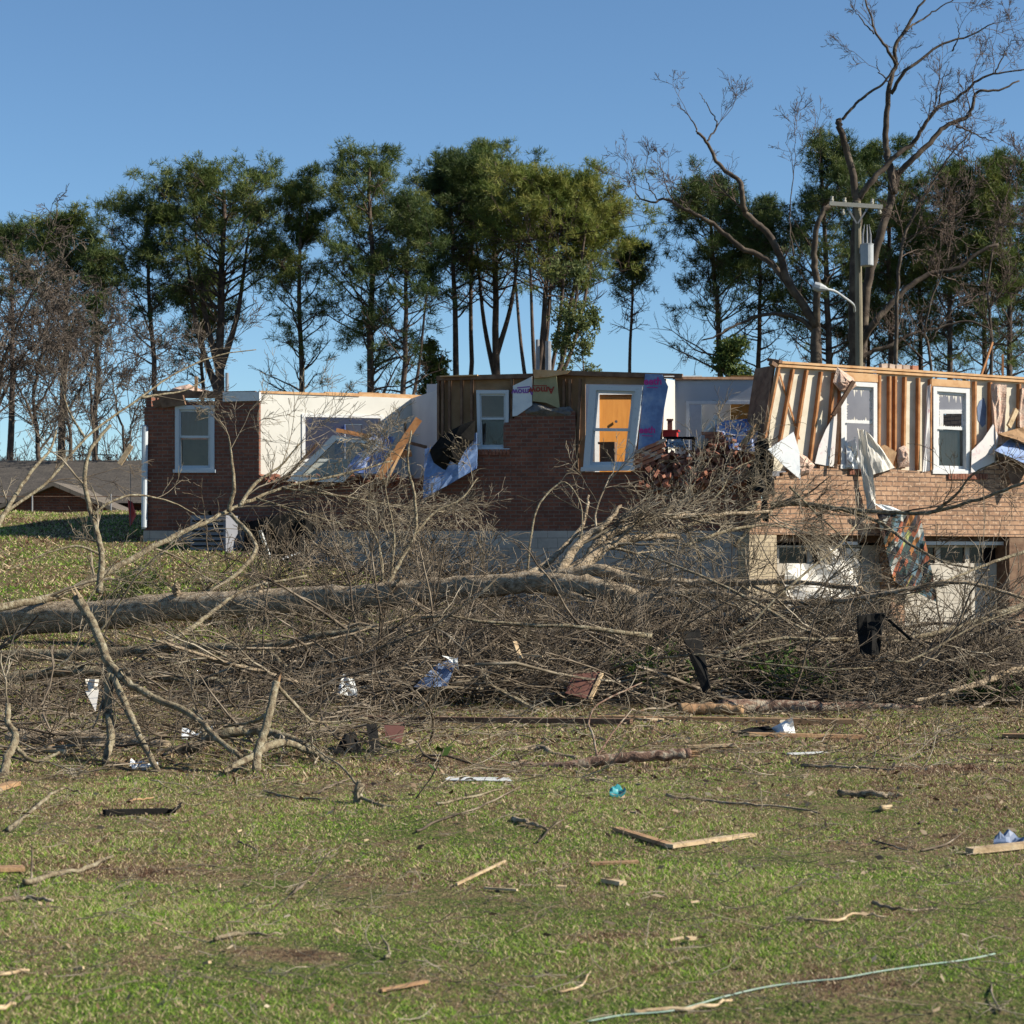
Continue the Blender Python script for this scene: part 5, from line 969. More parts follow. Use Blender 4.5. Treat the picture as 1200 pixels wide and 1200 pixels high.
wood_thing('fallen_tree', 'big fallen leafless tree lying across the yard, its crown spread before the garage', 'fallen tree', [
 ([(-60, 742, 31.6), (0, 728, 31), (100, 722, 30.3), (200, 712, 29.6), (320, 706, 29), (420, 700, 28.4), (520, 690, 27.8), (600, 684, 27.3), (652, 681, 27)], .255, .13, 0),
 ([(640, 684, 27), (700, 690, 26.6), (750, 703, 26.3), (800, 724, 26), (850, 738, 25.8), (905, 748, 25.6)], .16, .06, 2.6),
 ([(650, 676, 27), (700, 668, 26.8), (740, 678, 26.6), (800, 683, 26.4), (860, 683, 26.2), (930, 682, 26), (1010, 690, 25.7)], .09, .025, 2.6),
 ([(648, 680, 27), (675, 668, 27.2), (695, 652, 27.4), (712, 640, 27.5), (745, 630, 27.7), (795, 628, 28)], .12, .03, 2.4),
 ([(655, 674, 27), (668, 650, 27.2), (688, 628, 27.4), (708, 616, 27.4), (728, 592, 27.6)], .075, .02, 1.7),
 ([(690, 655, 27.4), (705, 632, 27.6), (760, 608, 28), (830, 604, 28.4), (905, 600, 28.8)], .07, .02, 2.6),
 ([(650, 690, 26.8), (680, 700, 26.5), (720, 718, 26.2), (765, 744, 25.9), (800, 770, 25.6)], .05, .015, 2.6),
 ([(610, 680, 27.2), (640, 660, 27.4), (662, 640, 27.6), (684, 612, 27.8), (690, 580, 28)], .055, .015, 1.1),
 ([(760, 700, 26.2), (820, 694, 25.9), (880, 702, 25.6), (960, 706, 25.3), (1040, 695, 25), (1120, 682, 24.8), (1200, 700, 24.6)], .05, .018, 1.3),
 ([(840, 730, 25.8), (900, 722, 25.5), (960, 708, 25.3), (1030, 698, 25.2)], .05, .02, 2.6),
 ([(870, 742, 25.6), (960, 752, 25.2), (1050, 748, 25), (1150, 738, 24.7)], .045, .015, 2.8),
 ([(300, 708, 29), (303, 692, 29), (309, 682, 29)], .05, .035, 0), ([(210, 704, 29.5), (206, 692, 29.4), (208, 686, 29.3)], .06, .045, 0), ([(452, 700, 28), (462, 686, 27.9), (470, 676, 27.8)], .04, .02, 0),
 ([(470, 698, 28), (510, 720, 27.2), (560, 728, 26.8), (620, 724, 26.5)], .05, .02, 2.4)], 501, rough=.012, mat='bark_fallen', L=1.25, nch=(6, 5, 3), bias=(.3, -.1, -.45), flat=.22)
wood_thing('fallen_branch', 'long dark limb bowed across the tan brick just above the quilt', 'branch', [
 ([(905, 592, 31), (935, 590, 30.5), (985, 596, 30), (1040, 600, 29.6), (1090, 600, 29.3), (1150, 584, 29), (1215, 560, 28.6)], .045, .02, 1.8),
 ([(860, 640, 31), (885, 612, 31), (910, 592, 30.8), (935, 582, 30.5)], .03, .02, 1.5), ([(985, 596, 30), (1030, 612, 29.8), (1070, 640, 29.5), (1110, 660, 29.2), (1160, 668, 29)], .03, .012, .8),
 ([(925, 570, 30.2), (955, 600, 30.1), (985, 628, 30), (1010, 660, 29.9)], .018, .008, 1.6), ([(1095, 600, 29.3), (1120, 580, 29), (1140, 556, 28.8), (1170, 540, 28.5)], .025, .008, 2.2)], 502, mat='bark_limb', tmat='twig_dark', L=1.0, nch=(4, 4, 2), bias=(0, 0, -.2))
wood_thing('fallen_branch', 'dark limb curving up to the right in front of the left garage door', 'branch', [
 ([(866, 745, 28), (910, 728, 27.8), (960, 712, 27.6), (1010, 698, 27.4), (1060, 690, 27.2), (1110, 684, 27)], .055, .03, 1.4), ([(905, 760, 27.5), (960, 745, 27), (1030, 742, 26.6), (1100, 730, 26.3), (1200, 738, 26)], .04, .015, 1.8)], 503, mat='bark_fallen', tmat='twig_dark', L=1.1, nch=(5, 4, 3))
wood_thing('fallen_branch', 'limb with many fine twigs sweeping up in front of the cream garage door', 'branch', [
 ([(1230, 700, 25), (1180, 716, 24.8), (1120, 735, 24.5), (1060, 750, 24.2), (1000, 760, 24)], .045, .02, 2.0), ([(1220, 640, 27), (1160, 660, 26.6), (1110, 680, 26), (1060, 700, 25.5)], .025, .008, .9)], 504, tmat='twig_dark', L=1.2, nch=(5, 4, 3))
wood_thing('fallen_branch', 'dark curved limb lying low at the right front of the brush', 'branch', [([(1230, 778, 22.5), (1190, 785, 22.3), (1150, 800, 22), (1110, 812, 21.8), (1070, 822, 21.6)], .05, .02, 3.2)], 505, mat='bark_fallen', tmat='twig_dark', L=.9, nch=(5, 4, 3))
wood_thing('fallen_branch', 'mossy limb slanting up before the left brick wall, ending in a fan of twigs', 'branch', [
 ([(-10, 714, 30), (50, 702, 30.5), (100, 684, 31), (150, 657, 31.5), (205, 628, 32), (250, 608, 32.5), (285, 590, 33), (330, 572, 33.5), (400, 556, 34), (460, 540, 34.5)], .062, .014, .9),
 ([(268, 600, 32.6), (274, 570, 32.6), (272, 540, 32.7), (268, 512, 32.8)], .04, .012, 1.6), ([(280, 594, 32.9), (300, 566, 33.2), (330, 545, 33.5), (350, 520, 33.8)], .035, .01, 2.2),
 ([(270, 602, 32.5), (300, 640, 31.8), (278, 672, 31.3), (244, 694, 31)], .035, .03, 1.0), ([(330, 572, 33.4), (390, 580, 33.4), (450, 590, 33.6), (520, 600, 34)], .02, .007, 4.0), ([(300, 584, 33), (360, 602, 33), (420, 620, 33.2)], .02, .007, 4.0)], 506, L=1.5, nch=(6, 4, 3), bias=(.4, 0, .05))
wood_thing('fallen_branch', 'pale thin bough arching from the left edge up over the roofless left corner', 'branch', [
 ([(-20, 640, 27), (0, 606, 27.5), (55, 565, 28), (103, 511, 28.5), (165, 466, 29), (205, 438, 29.4), (257, 416, 29.8), (300, 410, 30)], .026, .007, 1.3),
 ([(165, 466, 29), (190, 462, 29.2), (215, 458, 29.4), (240, 446, 29.6)], .02, .007, 2.0), ([(100, 514, 28.5), (80, 480, 28.6), (70, 440, 28.8)], .02, .007, 1.5)], 507, tmat='twig_dark', L=1.0, nch=(5, 4, 2))
wood_thing('fallen_branch', 'pale bough rising steeply at the left edge of the picture', 'branch', [([(-6, 622, 26), (12, 590, 26.3), (34, 556, 26.6), (58, 528, 26.9), (66, 505, 27.1)], .035, .012, 1.0)], 508, L=.8, nch=(4, 3))
wood_thing('fallen_branch', 'sinuous pale bough standing nearly upright left of the house corner', 'branch', [([(116, 695, 26), (119, 650, 26.1), (112, 618, 26.2), (103, 588, 26.3), (99, 560, 26.4), (106, 527, 26.5), (130, 498, 26.7)], .045, .02, 1.2),
 ([(108, 604, 26.2), (130, 588, 26.3), (160, 580, 26.5), (200, 588, 26.8), (228, 602, 27)], .02, .006, 1.6), ([(119, 650, 26.1), (90, 640, 26), (50, 650, 25.8), (10, 668, 25.6)], .02, .006, 1.6)], 509, tmat='twig', L=.8, nch=(4, 3))
wood_thing('fallen_branch', 'upright twiggy bough standing before the grey foundation, left of the middle', 'branch', [([(425, 728, 29), (452, 690, 29.2), (470, 655, 29.4), (486, 626, 29.5), (486, 580, 29.6), (478, 545, 29.7), (482, 505, 29.8)], .04, .012, 1.2),
 ([(440, 712, 29), (448, 680, 29), (444, 640, 29), (430, 610, 29)], .03, .01, 1.4), ([(486, 626, 29.5), (510, 600, 29.7), (540, 585, 29.8), (560, 560, 30)], .022, .007, 1.4), ([(458, 675, 29.2), (462, 630, 29.3), (455, 590, 29.4), (448, 550, 29.5)], .02, .006, 1.2)], 510, L=1.0, nch=(5, 4, 3))
wood_thing('fallen_branch', 'hooped thin branch bending over before the middle brick wall', 'branch', [([(618, 672, 27.4), (622, 630, 27.5), (630, 595, 27.6), (648, 572, 27.7), (664, 566, 27.7), (680, 590, 27.6), (682, 622, 27.4), (676, 645, 27.2)], .016, .007, 1.4)], 511, L=.5, nch=(3,))
wood_thing('fallen_branch', 'tangle of fine twigs heaped up just left of the tan brick corner', 'branch', [([(720, 640, 29), (780, 622, 29.4), (840, 606, 29.8), (890, 590, 30)], .04, .012, 3.6), ([(700, 625, 29), (760, 612, 29.3), (800, 585, 29.6), (820, 555, 29.8)], .03, .008, 1.8), ([(800, 640, 28.6), (860, 620, 29), (905, 616, 29.3), (950, 624, 29.5)], .03, .01, 2.6), ([(820, 600, 29.4), (845, 575, 29.5), (858, 552, 29.6), (885, 538, 29.8)], .015, .006, 2)], 512, L=1.1, nch=(6, 4, 3))
# front logs and broken boughs at the left
wood_thing('broken_log', 'grey log with an orange torn end lying under the big trunk at the left', 'log', [([(-30, 770, 25.5), (30, 768, 25.3), (90, 767, 25.1), (140, 764, 25), (200, 760, 24.8)], .085, .06, .3)], 520, mat='bark_limb', end='orange', L=.6, nch=(3, 2))
wood_thing('broken_log', 'long pale log lying below the orange-ended one', 'log', [([(-20, 800, 23.8), (30, 792, 23.7), (90, 786, 23.6), (150, 789, 23.5), (230, 797, 23.3), (300, 803, 23.1)], .07, .045, .8)], 521, L=.9, nch=(4, 3, 2))
wood_thing('fallen_branch', 'forked pale limb running from the twig tangle to the left logs', 'branch', [([(180, 758, 24.8), (240, 757, 24.6), (310, 758, 24.4), (370, 745, 24.2), (440, 736, 24)], .05, .03, 1.8), ([(178, 758, 24.8), (215, 742, 25.2), (250, 716, 25.6), (290, 690, 26), (360, 675, 26.4)], .04, .012, 1.4), ([(310, 758, 24.4), (350, 790, 24), (420, 802, 23.6), (500, 830, 23.2)], .03, .01, 2.0)], 522, L=1.0, nch=(5, 4, 2))
wood_thing('broken_branch', 'snapped limb leaning in the left foreground, its pale split tip highest', 'branch', [([(186, 905, 15.6), (165, 866, 15.9), (148, 828, 16.2), (132, 790, 16.5), (118, 752, 16.7), (104, 722, 16.9), (90, 700, 17)], .022, .042, .4),
 ([(122, 770, 16.6), (150, 800, 16.4), (185, 820, 16.2), (225, 838, 16), (255, 866, 15.7), (284, 888, 15.5)], .032, .02, .8), ([(128, 790, 16.5), (126, 830, 16.4), (130, 862, 16.2), (124, 893, 16)], .04, .03, 2.4)], 523, L=.45, nch=(3, 2), tip=.004, end='tip')
wood_thing('broken_branch', 'crooked mossy stump-like limb standing in the middle left foreground with a splintered top', 'branch', [([(300, 904, 15.4), (302, 880, 15.5), (312, 850, 15.6), (318, 824, 15.7), (324, 798, 15.8)], .036, .028, .3), ([(300, 885, 15.5), (275, 897, 15.3), (262, 905, 15.2)], .03, .012, 1), ([(300, 882, 15.5), (330, 870, 15.8), (360, 880, 15.9), (385, 892, 15.8)], .035, .02, 1.2), ([(322, 800, 15.8), (350, 830, 16), (372, 846, 16.1), (430, 842, 16.3)], .018, .006, 2.2), ([(316, 836, 15.7), (296, 846, 15.8), (262, 852, 16)], .02, .008, 2)], 524, L=.6, nch=(4, 3, 2), tip=.004, end='orange')
wood_thing('broken_log', 'dark log lying on the grass at the left behind the leaning limb', 'log', [([(10, 868, 17.9), (60, 866, 17.8), (110, 868, 17.7), (160, 872, 17.5), (195, 877, 17.3)], .075, .07, 0)], 525, mat='bark_fallen', sides=12, rough=.004)
wood_thing('broken_branch', 'gnarled pale branch stub at the left edge of the picture above the grass', 'branch', [([(4, 915, 15), (8, 890, 15.2), (18, 866, 15.4), (10, 846, 15.5), (10, 826, 15.6)], .035, .02, 1.5), ([(14, 872, 15.4), (40, 892, 15.3), (70, 882, 15.4)], .02, .01, 2.5)], 526, L=.5, nch=(4, 3), tip=.004)
wood_thing('broken_log', 'pale branch piece with white bark lying at the left edge', 'log', [([(20, 881, 16.4), (50, 879, 16.4), (78, 881, 16.3)], .022, .02, 0)], 527, mat='fresh_wood')
wood_thing('broken_branch', 'knobbly root-like limb lying right of the dark log', 'branch', [([(186, 884, 16.8), (225, 876, 16.7), (262, 860, 16.6), (300, 856, 16.6), (340, 866, 16.4), (372, 882, 16.1)], .05, .03, 2), ([(240, 872, 16.7), (236, 845, 16.8), (226, 830, 16.9)], .025, .01, 1.5)], 528, L=.5, nch=(4, 3, 2), mat='bark_limb', tip=.004)
lg = wood_thing('broken_log', 'log with peeling red-brown bark lying alone on the grass in the centre', 'log', [([(577, 897, 16.3), (620, 901, 16.15), (665, 899, 16), (700, 892, 16), (745, 887, 16), (790, 884, 16), (808, 882, 16)], .048, .04, 0), ([(700, 888, 16), (695, 862, 16.1), (690, 846, 16.2), (700, 826, 16.3), (735, 808, 16.6), (752, 800, 16.8)], .010, .005, 1.2), ([(700, 886, 16), (716, 862, 16.2), (730, 844, 16.4), (742, 830, 16.6)], .008, .004, 1.2)], 529, mat='bark_patch', rough=.003, L=.3, nch=(2,), tip=.003, end='orange')
wood_thing('broken_branch', 'dark bent pole lying in the grass behind the peeling log', 'branch', [([(478, 884, 17), (530, 882, 17.1), (590, 882, 17.1), (632, 876, 17.2), (650, 885, 16.9), (678, 890, 16.6)], .022, .03, 0)], 530, mat='bark_fallen', rough=.003)
wood_thing('bark_log', 'long reddish-brown shaggy log along the right foot of the brush', 'log', [([(845, 830, 21.6), (900, 828, 21.7), (960, 830, 21.6), (1020, 830, 21.6), (1078, 834, 21.4)], .085, .06, 0)], 531, mat='bark_patch', rough=.008, sides=14)
wood_thing('broken_log', 'bark strip with bright orange broken end, at the front of the brush right of middle', 'log', [([(796, 832, 21.2), (830, 830, 21.2), (870, 832, 21.1)], .07, .05, 0)], 532, mat='orange_split', rough=.004)
wood_thing('broken_branch', 'upright dark root clump with a long bare twig on the lawn below the brush', 'branch', [([(418, 948, 13.2), (420, 930, 13.25), (423, 918, 13.3)], .03, .03, 4), ([(420, 922, 13.3), (400, 898, 13.6), (378, 884, 13.9), (362, 868, 14.2)], .009, .004, .6), ([(423, 935, 13.2), (450, 944, 13), (478, 947, 12.9), (498, 952, 12.8)], .012, .006, 1)], 533, L=.22, nch=(3, 2), tip=.003)
# little things with leaves
def leafy_sprig(label, px, py, dirpx, seed):
    b = G(px, py); rng = np.random.default_rng(seed); e = P(dirpx[0], dirpx[1], b[1]); t = thing('leafy_sprig', label, 'sprig', b)
    pl = catmull([b, (b+e)/2+[.03, 0, .01], e], 8); v, q = tubes([(pl, np.linspace(.006, .003, 8))], 5, True); mesh_obj('stem', v, q, 'twig_dark', t, smooth=True)
    for i in range(4):
        c = pl[4+i]; d = nrm(rng.normal(0, 1, 3)+[0, 0, -.6])*.11; s = nrm(np.cross(d, rng.normal(0, 1, 3)))*.03; m = MB(); m.prism([c, c+d*.4+s, c+d, c+d*.4-s], nrm(np.cross(d, s))*.002); put('leaf', m, 'weed', t)
leafy_sprig('thin sprig with a few dark green leaves below the brush, right of the root clump', 486, 938, (520, 878), 61)

# ------------------------------------------------------------------ brushwood: uncountable twigs lying everywhere under the crown
def brushwood():
    rng = np.random.default_rng(90); out = new_out(); N = 2700
    for k in range(N):
        px = rng.uniform(-60, 1260); dens = np.interp(px, [-60, 150, 360, 480, 1200], [.10, .14, .5, 1, 1])
        if rng.random() > dens: continue
        ytop = np.interp(px, [-60, 200, 350, 450, 650, 800, 880, 1000, 1100, 1260], [790, 788, 760, 748, 742, 738, 760, 765, 770, 770])
        Y = rng.uniform(21.8, 29) if px > 380 else rng.uniform(21, 27); g = HY+CAMZ*FL/Y; X = (px-HX)*Y/FL; gz = float(ground_z(X, Y))
        # heap profile: full height in the middle of the depth range, low at the front
        zt = CAMZ-(ytop-HY)*Y/FL; prof = np.clip((Y-21.3)/3.5, .08, 1); z = gz+.02+max(zt-gz, .15)*prof*rng.random()**.8
        d = nrm([rng.normal(.2, 1), rng.normal(0, .5), rng.normal(0.0, .17)])
        grow(out, np.array([X, Y, z]), d, rng.uniform(.6, 1.9), rng.uniform(.005, .018)*(1+.8*(rng.random() < .1)), 0, (4, 3), .55, .6, (0, 0, -.01), .13, rng, .0036)
    # sparse twigs at the foot of the house
    for k in range(370):
        px = rng.uniform(220, 880) if k < 230 else rng.uniform(320, 590); Y = rng.uniform(33, 39); X = (px-HX)*Y/FL; gz = float(ground_z(X, Y)); d = nrm([rng.normal(0, 1), rng.normal(0, .5), rng.normal(.25, .4)])
        grow(out, np.array([X, Y, gz+rng.random()*(.5 if k < 230 else .9)]), d, rng.uniform(.6, 1.5), .012, 0, (4, 3), .55, .7, (0, 0, 0), .2, rng, .006)
    # low tangle round the broken limbs at the left front
    for k in range(240):
        px = rng.uniform(-20, 520); Y = rng.uniform(15.6, 21.5); X = (px-HX)*Y/FL
        if rng.random() > np.interp(px, [-20, 380, 520], [1, .8, .1]): continue
        gz = float(ground_z(X, Y)); d = nrm([rng.normal(0, 1), rng.normal(0, .6), rng.normal(.03, .16)])
        grow(out, np.array([X, Y, gz+.03+.22*rng.random()**2]), d, rng.uniform(.3, 1.1), rng.uniform(.004, .014), 0, (4, 3), .55, .65, (0, 0, 0), .16, rng, .003)
    tag(put_out('brushwood', out, 'twig_dark', None, (4, 3, 3, 3, 3, 3), floor=True, origin=(2, 25, 0)), 'dense mat of broken twigs and small branches heaped under the fallen crown', 'brushwood', kind='stuff')
    out = new_out()
    for k in range(700):
        Y = 14+9.5*rng.random()**.7; px = rng.uniform(-20, 1220); X = (px-HX)*Y/FL; gz = float(ground_z(X, Y)); d = nrm([rng.normal(0, 1), rng.normal(0, .8), rng.normal(0, .06)])
        grow(out, np.array([X, Y, gz+.02+.05*rng.random()]), d, rng.uniform(.15, .7), .005, 0, (2, 1), .5, .7, (0, 0, 0), .18, rng, .003)
    for k in range(900):
        Y = 7+9*rng.random(); px = rng.uniform(-20, 1220); X = (px-HX)*Y/FL; gz = float(ground_z(X, Y)); d = nrm([rng.normal(0, 1), rng.normal(0, .8), rng.normal(0, .06)])
        grow(out, np.array([X, Y, gz+.012+.03*rng.random()]), d, rng.uniform(.06, .35), .0026, 0, (2, 1), .5, .7, (0, 0, 0), .2, rng, .0014)
    tag(put_out('scattered_twigs', out, 'twig', None, (3, 3, 3, 3, 3, 3), floor=True, origin=(0, 18, 0)), 'fine twigs scattered thinly over the far half of the lawn', 'twigs', kind='stuff')
def tangled_limbs():
    rng = np.random.default_rng(1234)
    for k in range(34):
        px = rng.uniform(300, 1150) if k > 5 else rng.uniform(0, 300); Y = rng.uniform(21.8, 26); py = rng.uniform(755, 815) if k % 3 else rng.uniform(735, 780)
        p = P(px, py, Y); p[2] = max(p[2], float(ground_z(p[0], Y))+.1); d = nrm([rng.choice([-1, 1])*1.0, rng.normal(0, .35), rng.normal(0, .13)]); o = new_out(); L = rng.uniform(1.6, 3.6); r = rng.uniform(.013, .034)
        grow(o, p-d*L*.5, d, L, r, 0, (5, 4, 3), .42, .6, (0, 0, 0), .13, rng, .0036, 8)
        t = thing('tangled_branch', 'long bare branch threaded through the brush pile, one of many alike', 'branch', p, 'long bare branches threaded through the brush pile'); main = {0: o[0]}; o[0] = []
        v, q = tubes(main[0], 8, True); mesh_obj('limb', v, q, ('bark_limb', 'twig', 'bark_fallen')[k % 3], t, smooth=True); put_out('twigs', o, 'twig' if k % 2 else 'twig_dark', t, (4, 4, 3, 3, 3, 3), floor=True)
brushwood(); tangled_limbs()
# green weeds and ferns poking through the brush
def weed(label, px, py, h, n, seed, mat='weed'):
    rng = np.random.default_rng(seed); b = G(px, py); cs = b+rng.normal(0, 1, (n, 3))*[h*.5, h*.4, h*.3]+[0, 0, h*.5]; cs[:, 2] = np.maximum(cs[:, 2], b[2]+.03); v, f, a = needle_mesh(cs, np.tile([0, 0, .7], (n, 1)), rng, 5, .13, .03)
    tag(mesh_obj('weed', v, f, mat, None, b, attr=a), label, 'weed')
weed('green weed clump showing through the brush below the left garage door', 905, 820, .5, 90, 1); weed('yellow-green weed clump beside the one below the left garage door', 925, 824, .45, 70, 2); weed('green weed tuft in the brush left of the leaning black plank', 765, 822, .5, 110, 3)
weed('small green weed at the right foot of the brush', 1148, 828, .3, 40, 4); weed('dark green bush tuft on the slope behind the big trunk at the left', 160, 705, .5, 120, 5, 'needles'); weed('dark green creeper patch at the foot of the middle foundation', 600, 690, .3, 60, 6, 'needles_dark')

# ------------------------------------------------------------------ wreckage in the brush and on the lawn
def plate(name, label, cat, pts, mt, th=.02, n=(0, -1, 0)):
    m = MB(); m.prism([P(*p) for p in pts], -np.asarray(n, float)*th); return loose(name, label, cat, m, mt)
plate('black_plank', 'black upright plank leaning in the brush right of the middle', 'plank', [(797, 741, 22), (820, 737, 22.1), (833, 806, 21.6), (824, 812, 21.6)], 'black_plastic')
t = thing('black_bin', 'black crushed bin with a bent strut in front of the right garage pier', 'bin', P(1018, 768, 21.9)); m = MB(); m.sheet([P(1006, 722, 22), P(1036, 718, 22.1), P(1032, 768, 21.9), P(1010, 766, 21.9)], .12, np.random.default_rng(1), 6, .03); put('body', m, 'black_plastic', t)
m = MB(); m.beam(P(1034, 720, 22), P(1068, 750, 21.9), .03, .03); put('strut', m, 'black_plastic', t)
plate('maroon_board', 'dark maroon board with a splintered edge lying in the brush near the middle', 'board', [(672, 790, 21.9), (707, 787, 22), (692, 820, 21.5), (662, 812, 21.6)], 'panel_brown', .025)
m = MB(); m.beam(P(706, 788, 21.97), P(691, 821, 21.47), .03, .04); loose('board_edge', 'pale splinter along the edge of the maroon board', 'splinter', m, 'fresh_wood')
m = MB(); m.sheet([P(512, 778, 22), P(537, 770, 22.1), P(524, 804, 21.6), P(484, 806, 21.7)], .02, np.random.default_rng(2), 6, .03); loose('bent_metal_sheet', 'slate blue bent metal sheet in the brush left of the middle', 'metal sheet', m, 'panel_blue')
m = MB(); m.sheet([P(518, 768, 21.9), P(536, 772, 21.9), P(538, 786, 21.8), P(530, 776, 21.9)], .01, np.random.default_rng(3), 5, .03); loose('white_scrap', 'white torn scrap on top of the slate blue sheet', 'scrap', m, 'sheet_white')
m = MB(); m.sheet([P(402, 790, 21.9), P(414, 796, 21.9), P(420, 816, 21.7), P(394, 816, 21.7)], .01, np.random.default_rng(4), 6, .05); loose('white_scrap', 'white crumpled scrap in the brush left of the slate blue sheet', 'scrap', m, 'sheet_white')
plate('dark_board', 'dark brown square board standing on its corner at the front of the brush', 'board', [(450, 850, 17.2), (475, 846, 17.3), (470, 872, 16.9), (452, 864, 17)], 'panel_brown', .02)
plate('dark_board', 'narrow black board upright beside the dark square board', 'board', [(429, 849, 16.9), (441, 848, 17), (446, 880, 16.6), (434, 886, 16.5)], 'black_plastic', .03)
m = MB(); m.sheet([P(402, 862, 16.7), P(414, 858, 16.8), P(424, 886, 16.4), P(388, 886, 16.4)], .15, np.random.default_rng(5), 6, .06); loose('black_bag', 'black crumpled bag on the grass left of the dark boards', 'bag', m, 'black_plastic')
m = MB(); m.beam(P(603, 752, 22), P(610, 772, 21.9), .05, .02); loose('wood_splinter', 'bright upright splinter in the brush left of the maroon board', 'splinter', m, 'fresh_wood')
m = MB(); m.beam(P(612, 767, 21.9), P(636, 769, 21.8), .03, .02); loose('wood_splinter', 'bright short splinter lying beside the upright one', 'splinter', m, 'fresh_wood')
m = MB(); m.sheet([P(100, 796, 20), P(116, 796, 20), P(113, 812, 20), P(104, 812, 20)], .01, np.random.default_rng(6), 4, .02); m.add([P(100, 810, 20), P(116, 808, 20), P(112, 834, 19.6)], [[0, 1, 2]]); loose('torn_paper', 'torn cream paper hanging among the left logs', 'paper', m, 'cloth_white')
m = MB(); m.beam(P(568, 800, 22), P(655, 846, 20.9), .05, .03); loose('pale_pole', 'pale thin pole slanting down through the brush near the middle', 'pole', m, 'bark_limb')
def gb(name, label, a, b, wd, th, mt, cat='board', lift=.01):
    """board lying on the lawn between two spots"""
    p, q = G(*a), G(*b); p[2] += th/2+lift; q[2] += th/2+lift; m = MB(); m.beam(p, q, wd, th, up=(0, 0, 1)); return loose(name, label, cat, m, mt)
gb('long_board', 'long brown timber lying along the front of the brush, left of the middle', (400, 846), (740, 850), .1, .05, 'dark_wood')
gb('long_board', 'long brown timber lying along the front of the brush, right of the middle', (700, 846), (1000, 850), .1, .05, 'plywood')
gb('wood_board', 'orange-brown board lying right of the white crumpled sheet', (876, 864), (1012, 867), .11, .03, 'orange_split')
gb('wood_board', 'pale split board at the right edge behind the thin branches', (1175, 865), (1230, 866), .09, .03, 'orange_split')
gb('wood_board', 'thin pale lath continuing right of the peeling log', (806, 878), (862, 876), .05, .02, 'fresh_wood')
gb('wood_board', 'bright splintered board just behind the peeling log on the right', (722, 842), (770, 846), .16, .02, 'fresh_wood')
m = MB(); p = G(524, 914); m.prism([G(520, 915, .012), G(600, 916, .012), G(596, 912, .014), G(526, 911, .014)], [0, 0, .005]); loose('white_sheet', 'flat white sheet on the grass left of the peeling log', 'sheet', m, 'sheet_white')
t = thing('crumpled_sheeting', 'white crumpled sheet with raised corner and black underside, on the grass below the brush', 'sheet', G(905, 862)); Yc = G(905, 862)[1]
m = MB(); m.sheet([P(902, 855, Yc), P(928, 840, Yc), P(934, 862, Yc-.05), P(908, 863, Yc-.1)], .01, np.random.default_rng(7), 6, .03); put('white_sheet', m, 'sheet_white', t)
m = MB(); m.sheet([P(856, 858, Yc), P(900, 850, Yc+.1), P(914, 862, Yc-.1), P(868, 863, Yc-.2)], .02, np.random.default_rng(8), 8, .05); put('black_underlay', m, 'black_plastic', t)
gb('white_strip', 'narrow white strip on the grass right of the peeling log', (924, 886), (968, 884), .07, .01, 'sheet_white')
gb('split_board', 'brown split board, left half of the shallow V on the lawn', (722, 975), (786, 995), .05, .02, 'orange_split'); gb('split_board', 'bright split board, right half of the shallow V on the lawn', (784, 996), (882, 982), .055, .02, 'fresh_wood')
gb('wood_chip', 'flat orange-brown wood chip left of the shallow V of boards', (692, 1016), (748, 1014), .06, .012, 'orange_split'); gb('wood_chip', 'small pale wood chip just right below the orange-brown one', (708, 1036), (730, 1041), .04, .02, 'fresh_wood')
gb('white_stick', 'pale peeled stick, bottom left of centre on the lawn', (535, 1040), (592, 1013), .012, .012, 'fresh_wood', 'stick'); gb('white_stick', 'short pale stick beside the peeled one', (568, 1045), (606, 1047), .014, .01, 'fresh_wood', 'stick')
gb('black_batten', 'black batten with a curled tip on the lawn at the left', (122, 957), (196, 955), .06, .03, 'black_plastic', 'batten')
gb('split_board', 'orange end of a board at the left edge beside the pale stick', (-14, 1024), (28, 1022), .1, .02, 'orange_split'); gb('wood_chip', 'orange chip at the left edge of the lawn near the debris', (-10, 930), (18, 922), .08, .03, 'orange_split')
gb('split_board', 'pale plank end at the right edge with a blue scrap on it', (1136, 1003), (1230, 993), .07, .03, 'fresh_wood')
m = MB(); c = G(1178, 994); m.sheet([c+[-.06, 0, .06], c+[.08, .05, .08], c+[.1, -.05, .05], c+[-.08, -.06, .04]], .01, np.random.default_rng(9), 5, .02, (0, 0, 1)); loose('blue_scrap', 'blue-grey scrap lying on the plank end at the right edge', 'scrap', m, 'panel_blue')
m = MB(); c = G(723, 934); m.sheet([c+[-.05, 0, .05], c+[.04, .02, .07], c+[.06, -.02, .03], c+[-.05, -.04, .02]], .012, np.random.default_rng(10), 5, .02, (0, 0, 1)); loose('teal_scrap', 'small teal plastic scrap on the lawn below the peeling log', 'scrap', m, 'teal')
m = MB(); c = G(168, 903); m.sheet([c+[-.1, .05, .05], c+[.1, .05, .06], c+[.12, -.04, .03], c+[-.1, -.04, .04]], .01, np.random.default_rng(11), 5, .02, (0, 0, 1)); loose('blue_white_scrap', 'blue and white scrap at the foot of the leaning snapped limb', 'scrap', m, 'foam_pale')
m = MB(); c = G(232, 866); m.sheet([c+[-.15, .05, .06], c+[.12, .08, .08], c+[.14, -.04, .03], c+[-.14, -.04, .03]], .01, np.random.default_rng(12), 5, .03, (0, 0, 1)); loose('teal_white_scrap', 'white scrap with a teal corner right of the dark log', 'scrap', m, 'foam_pale')
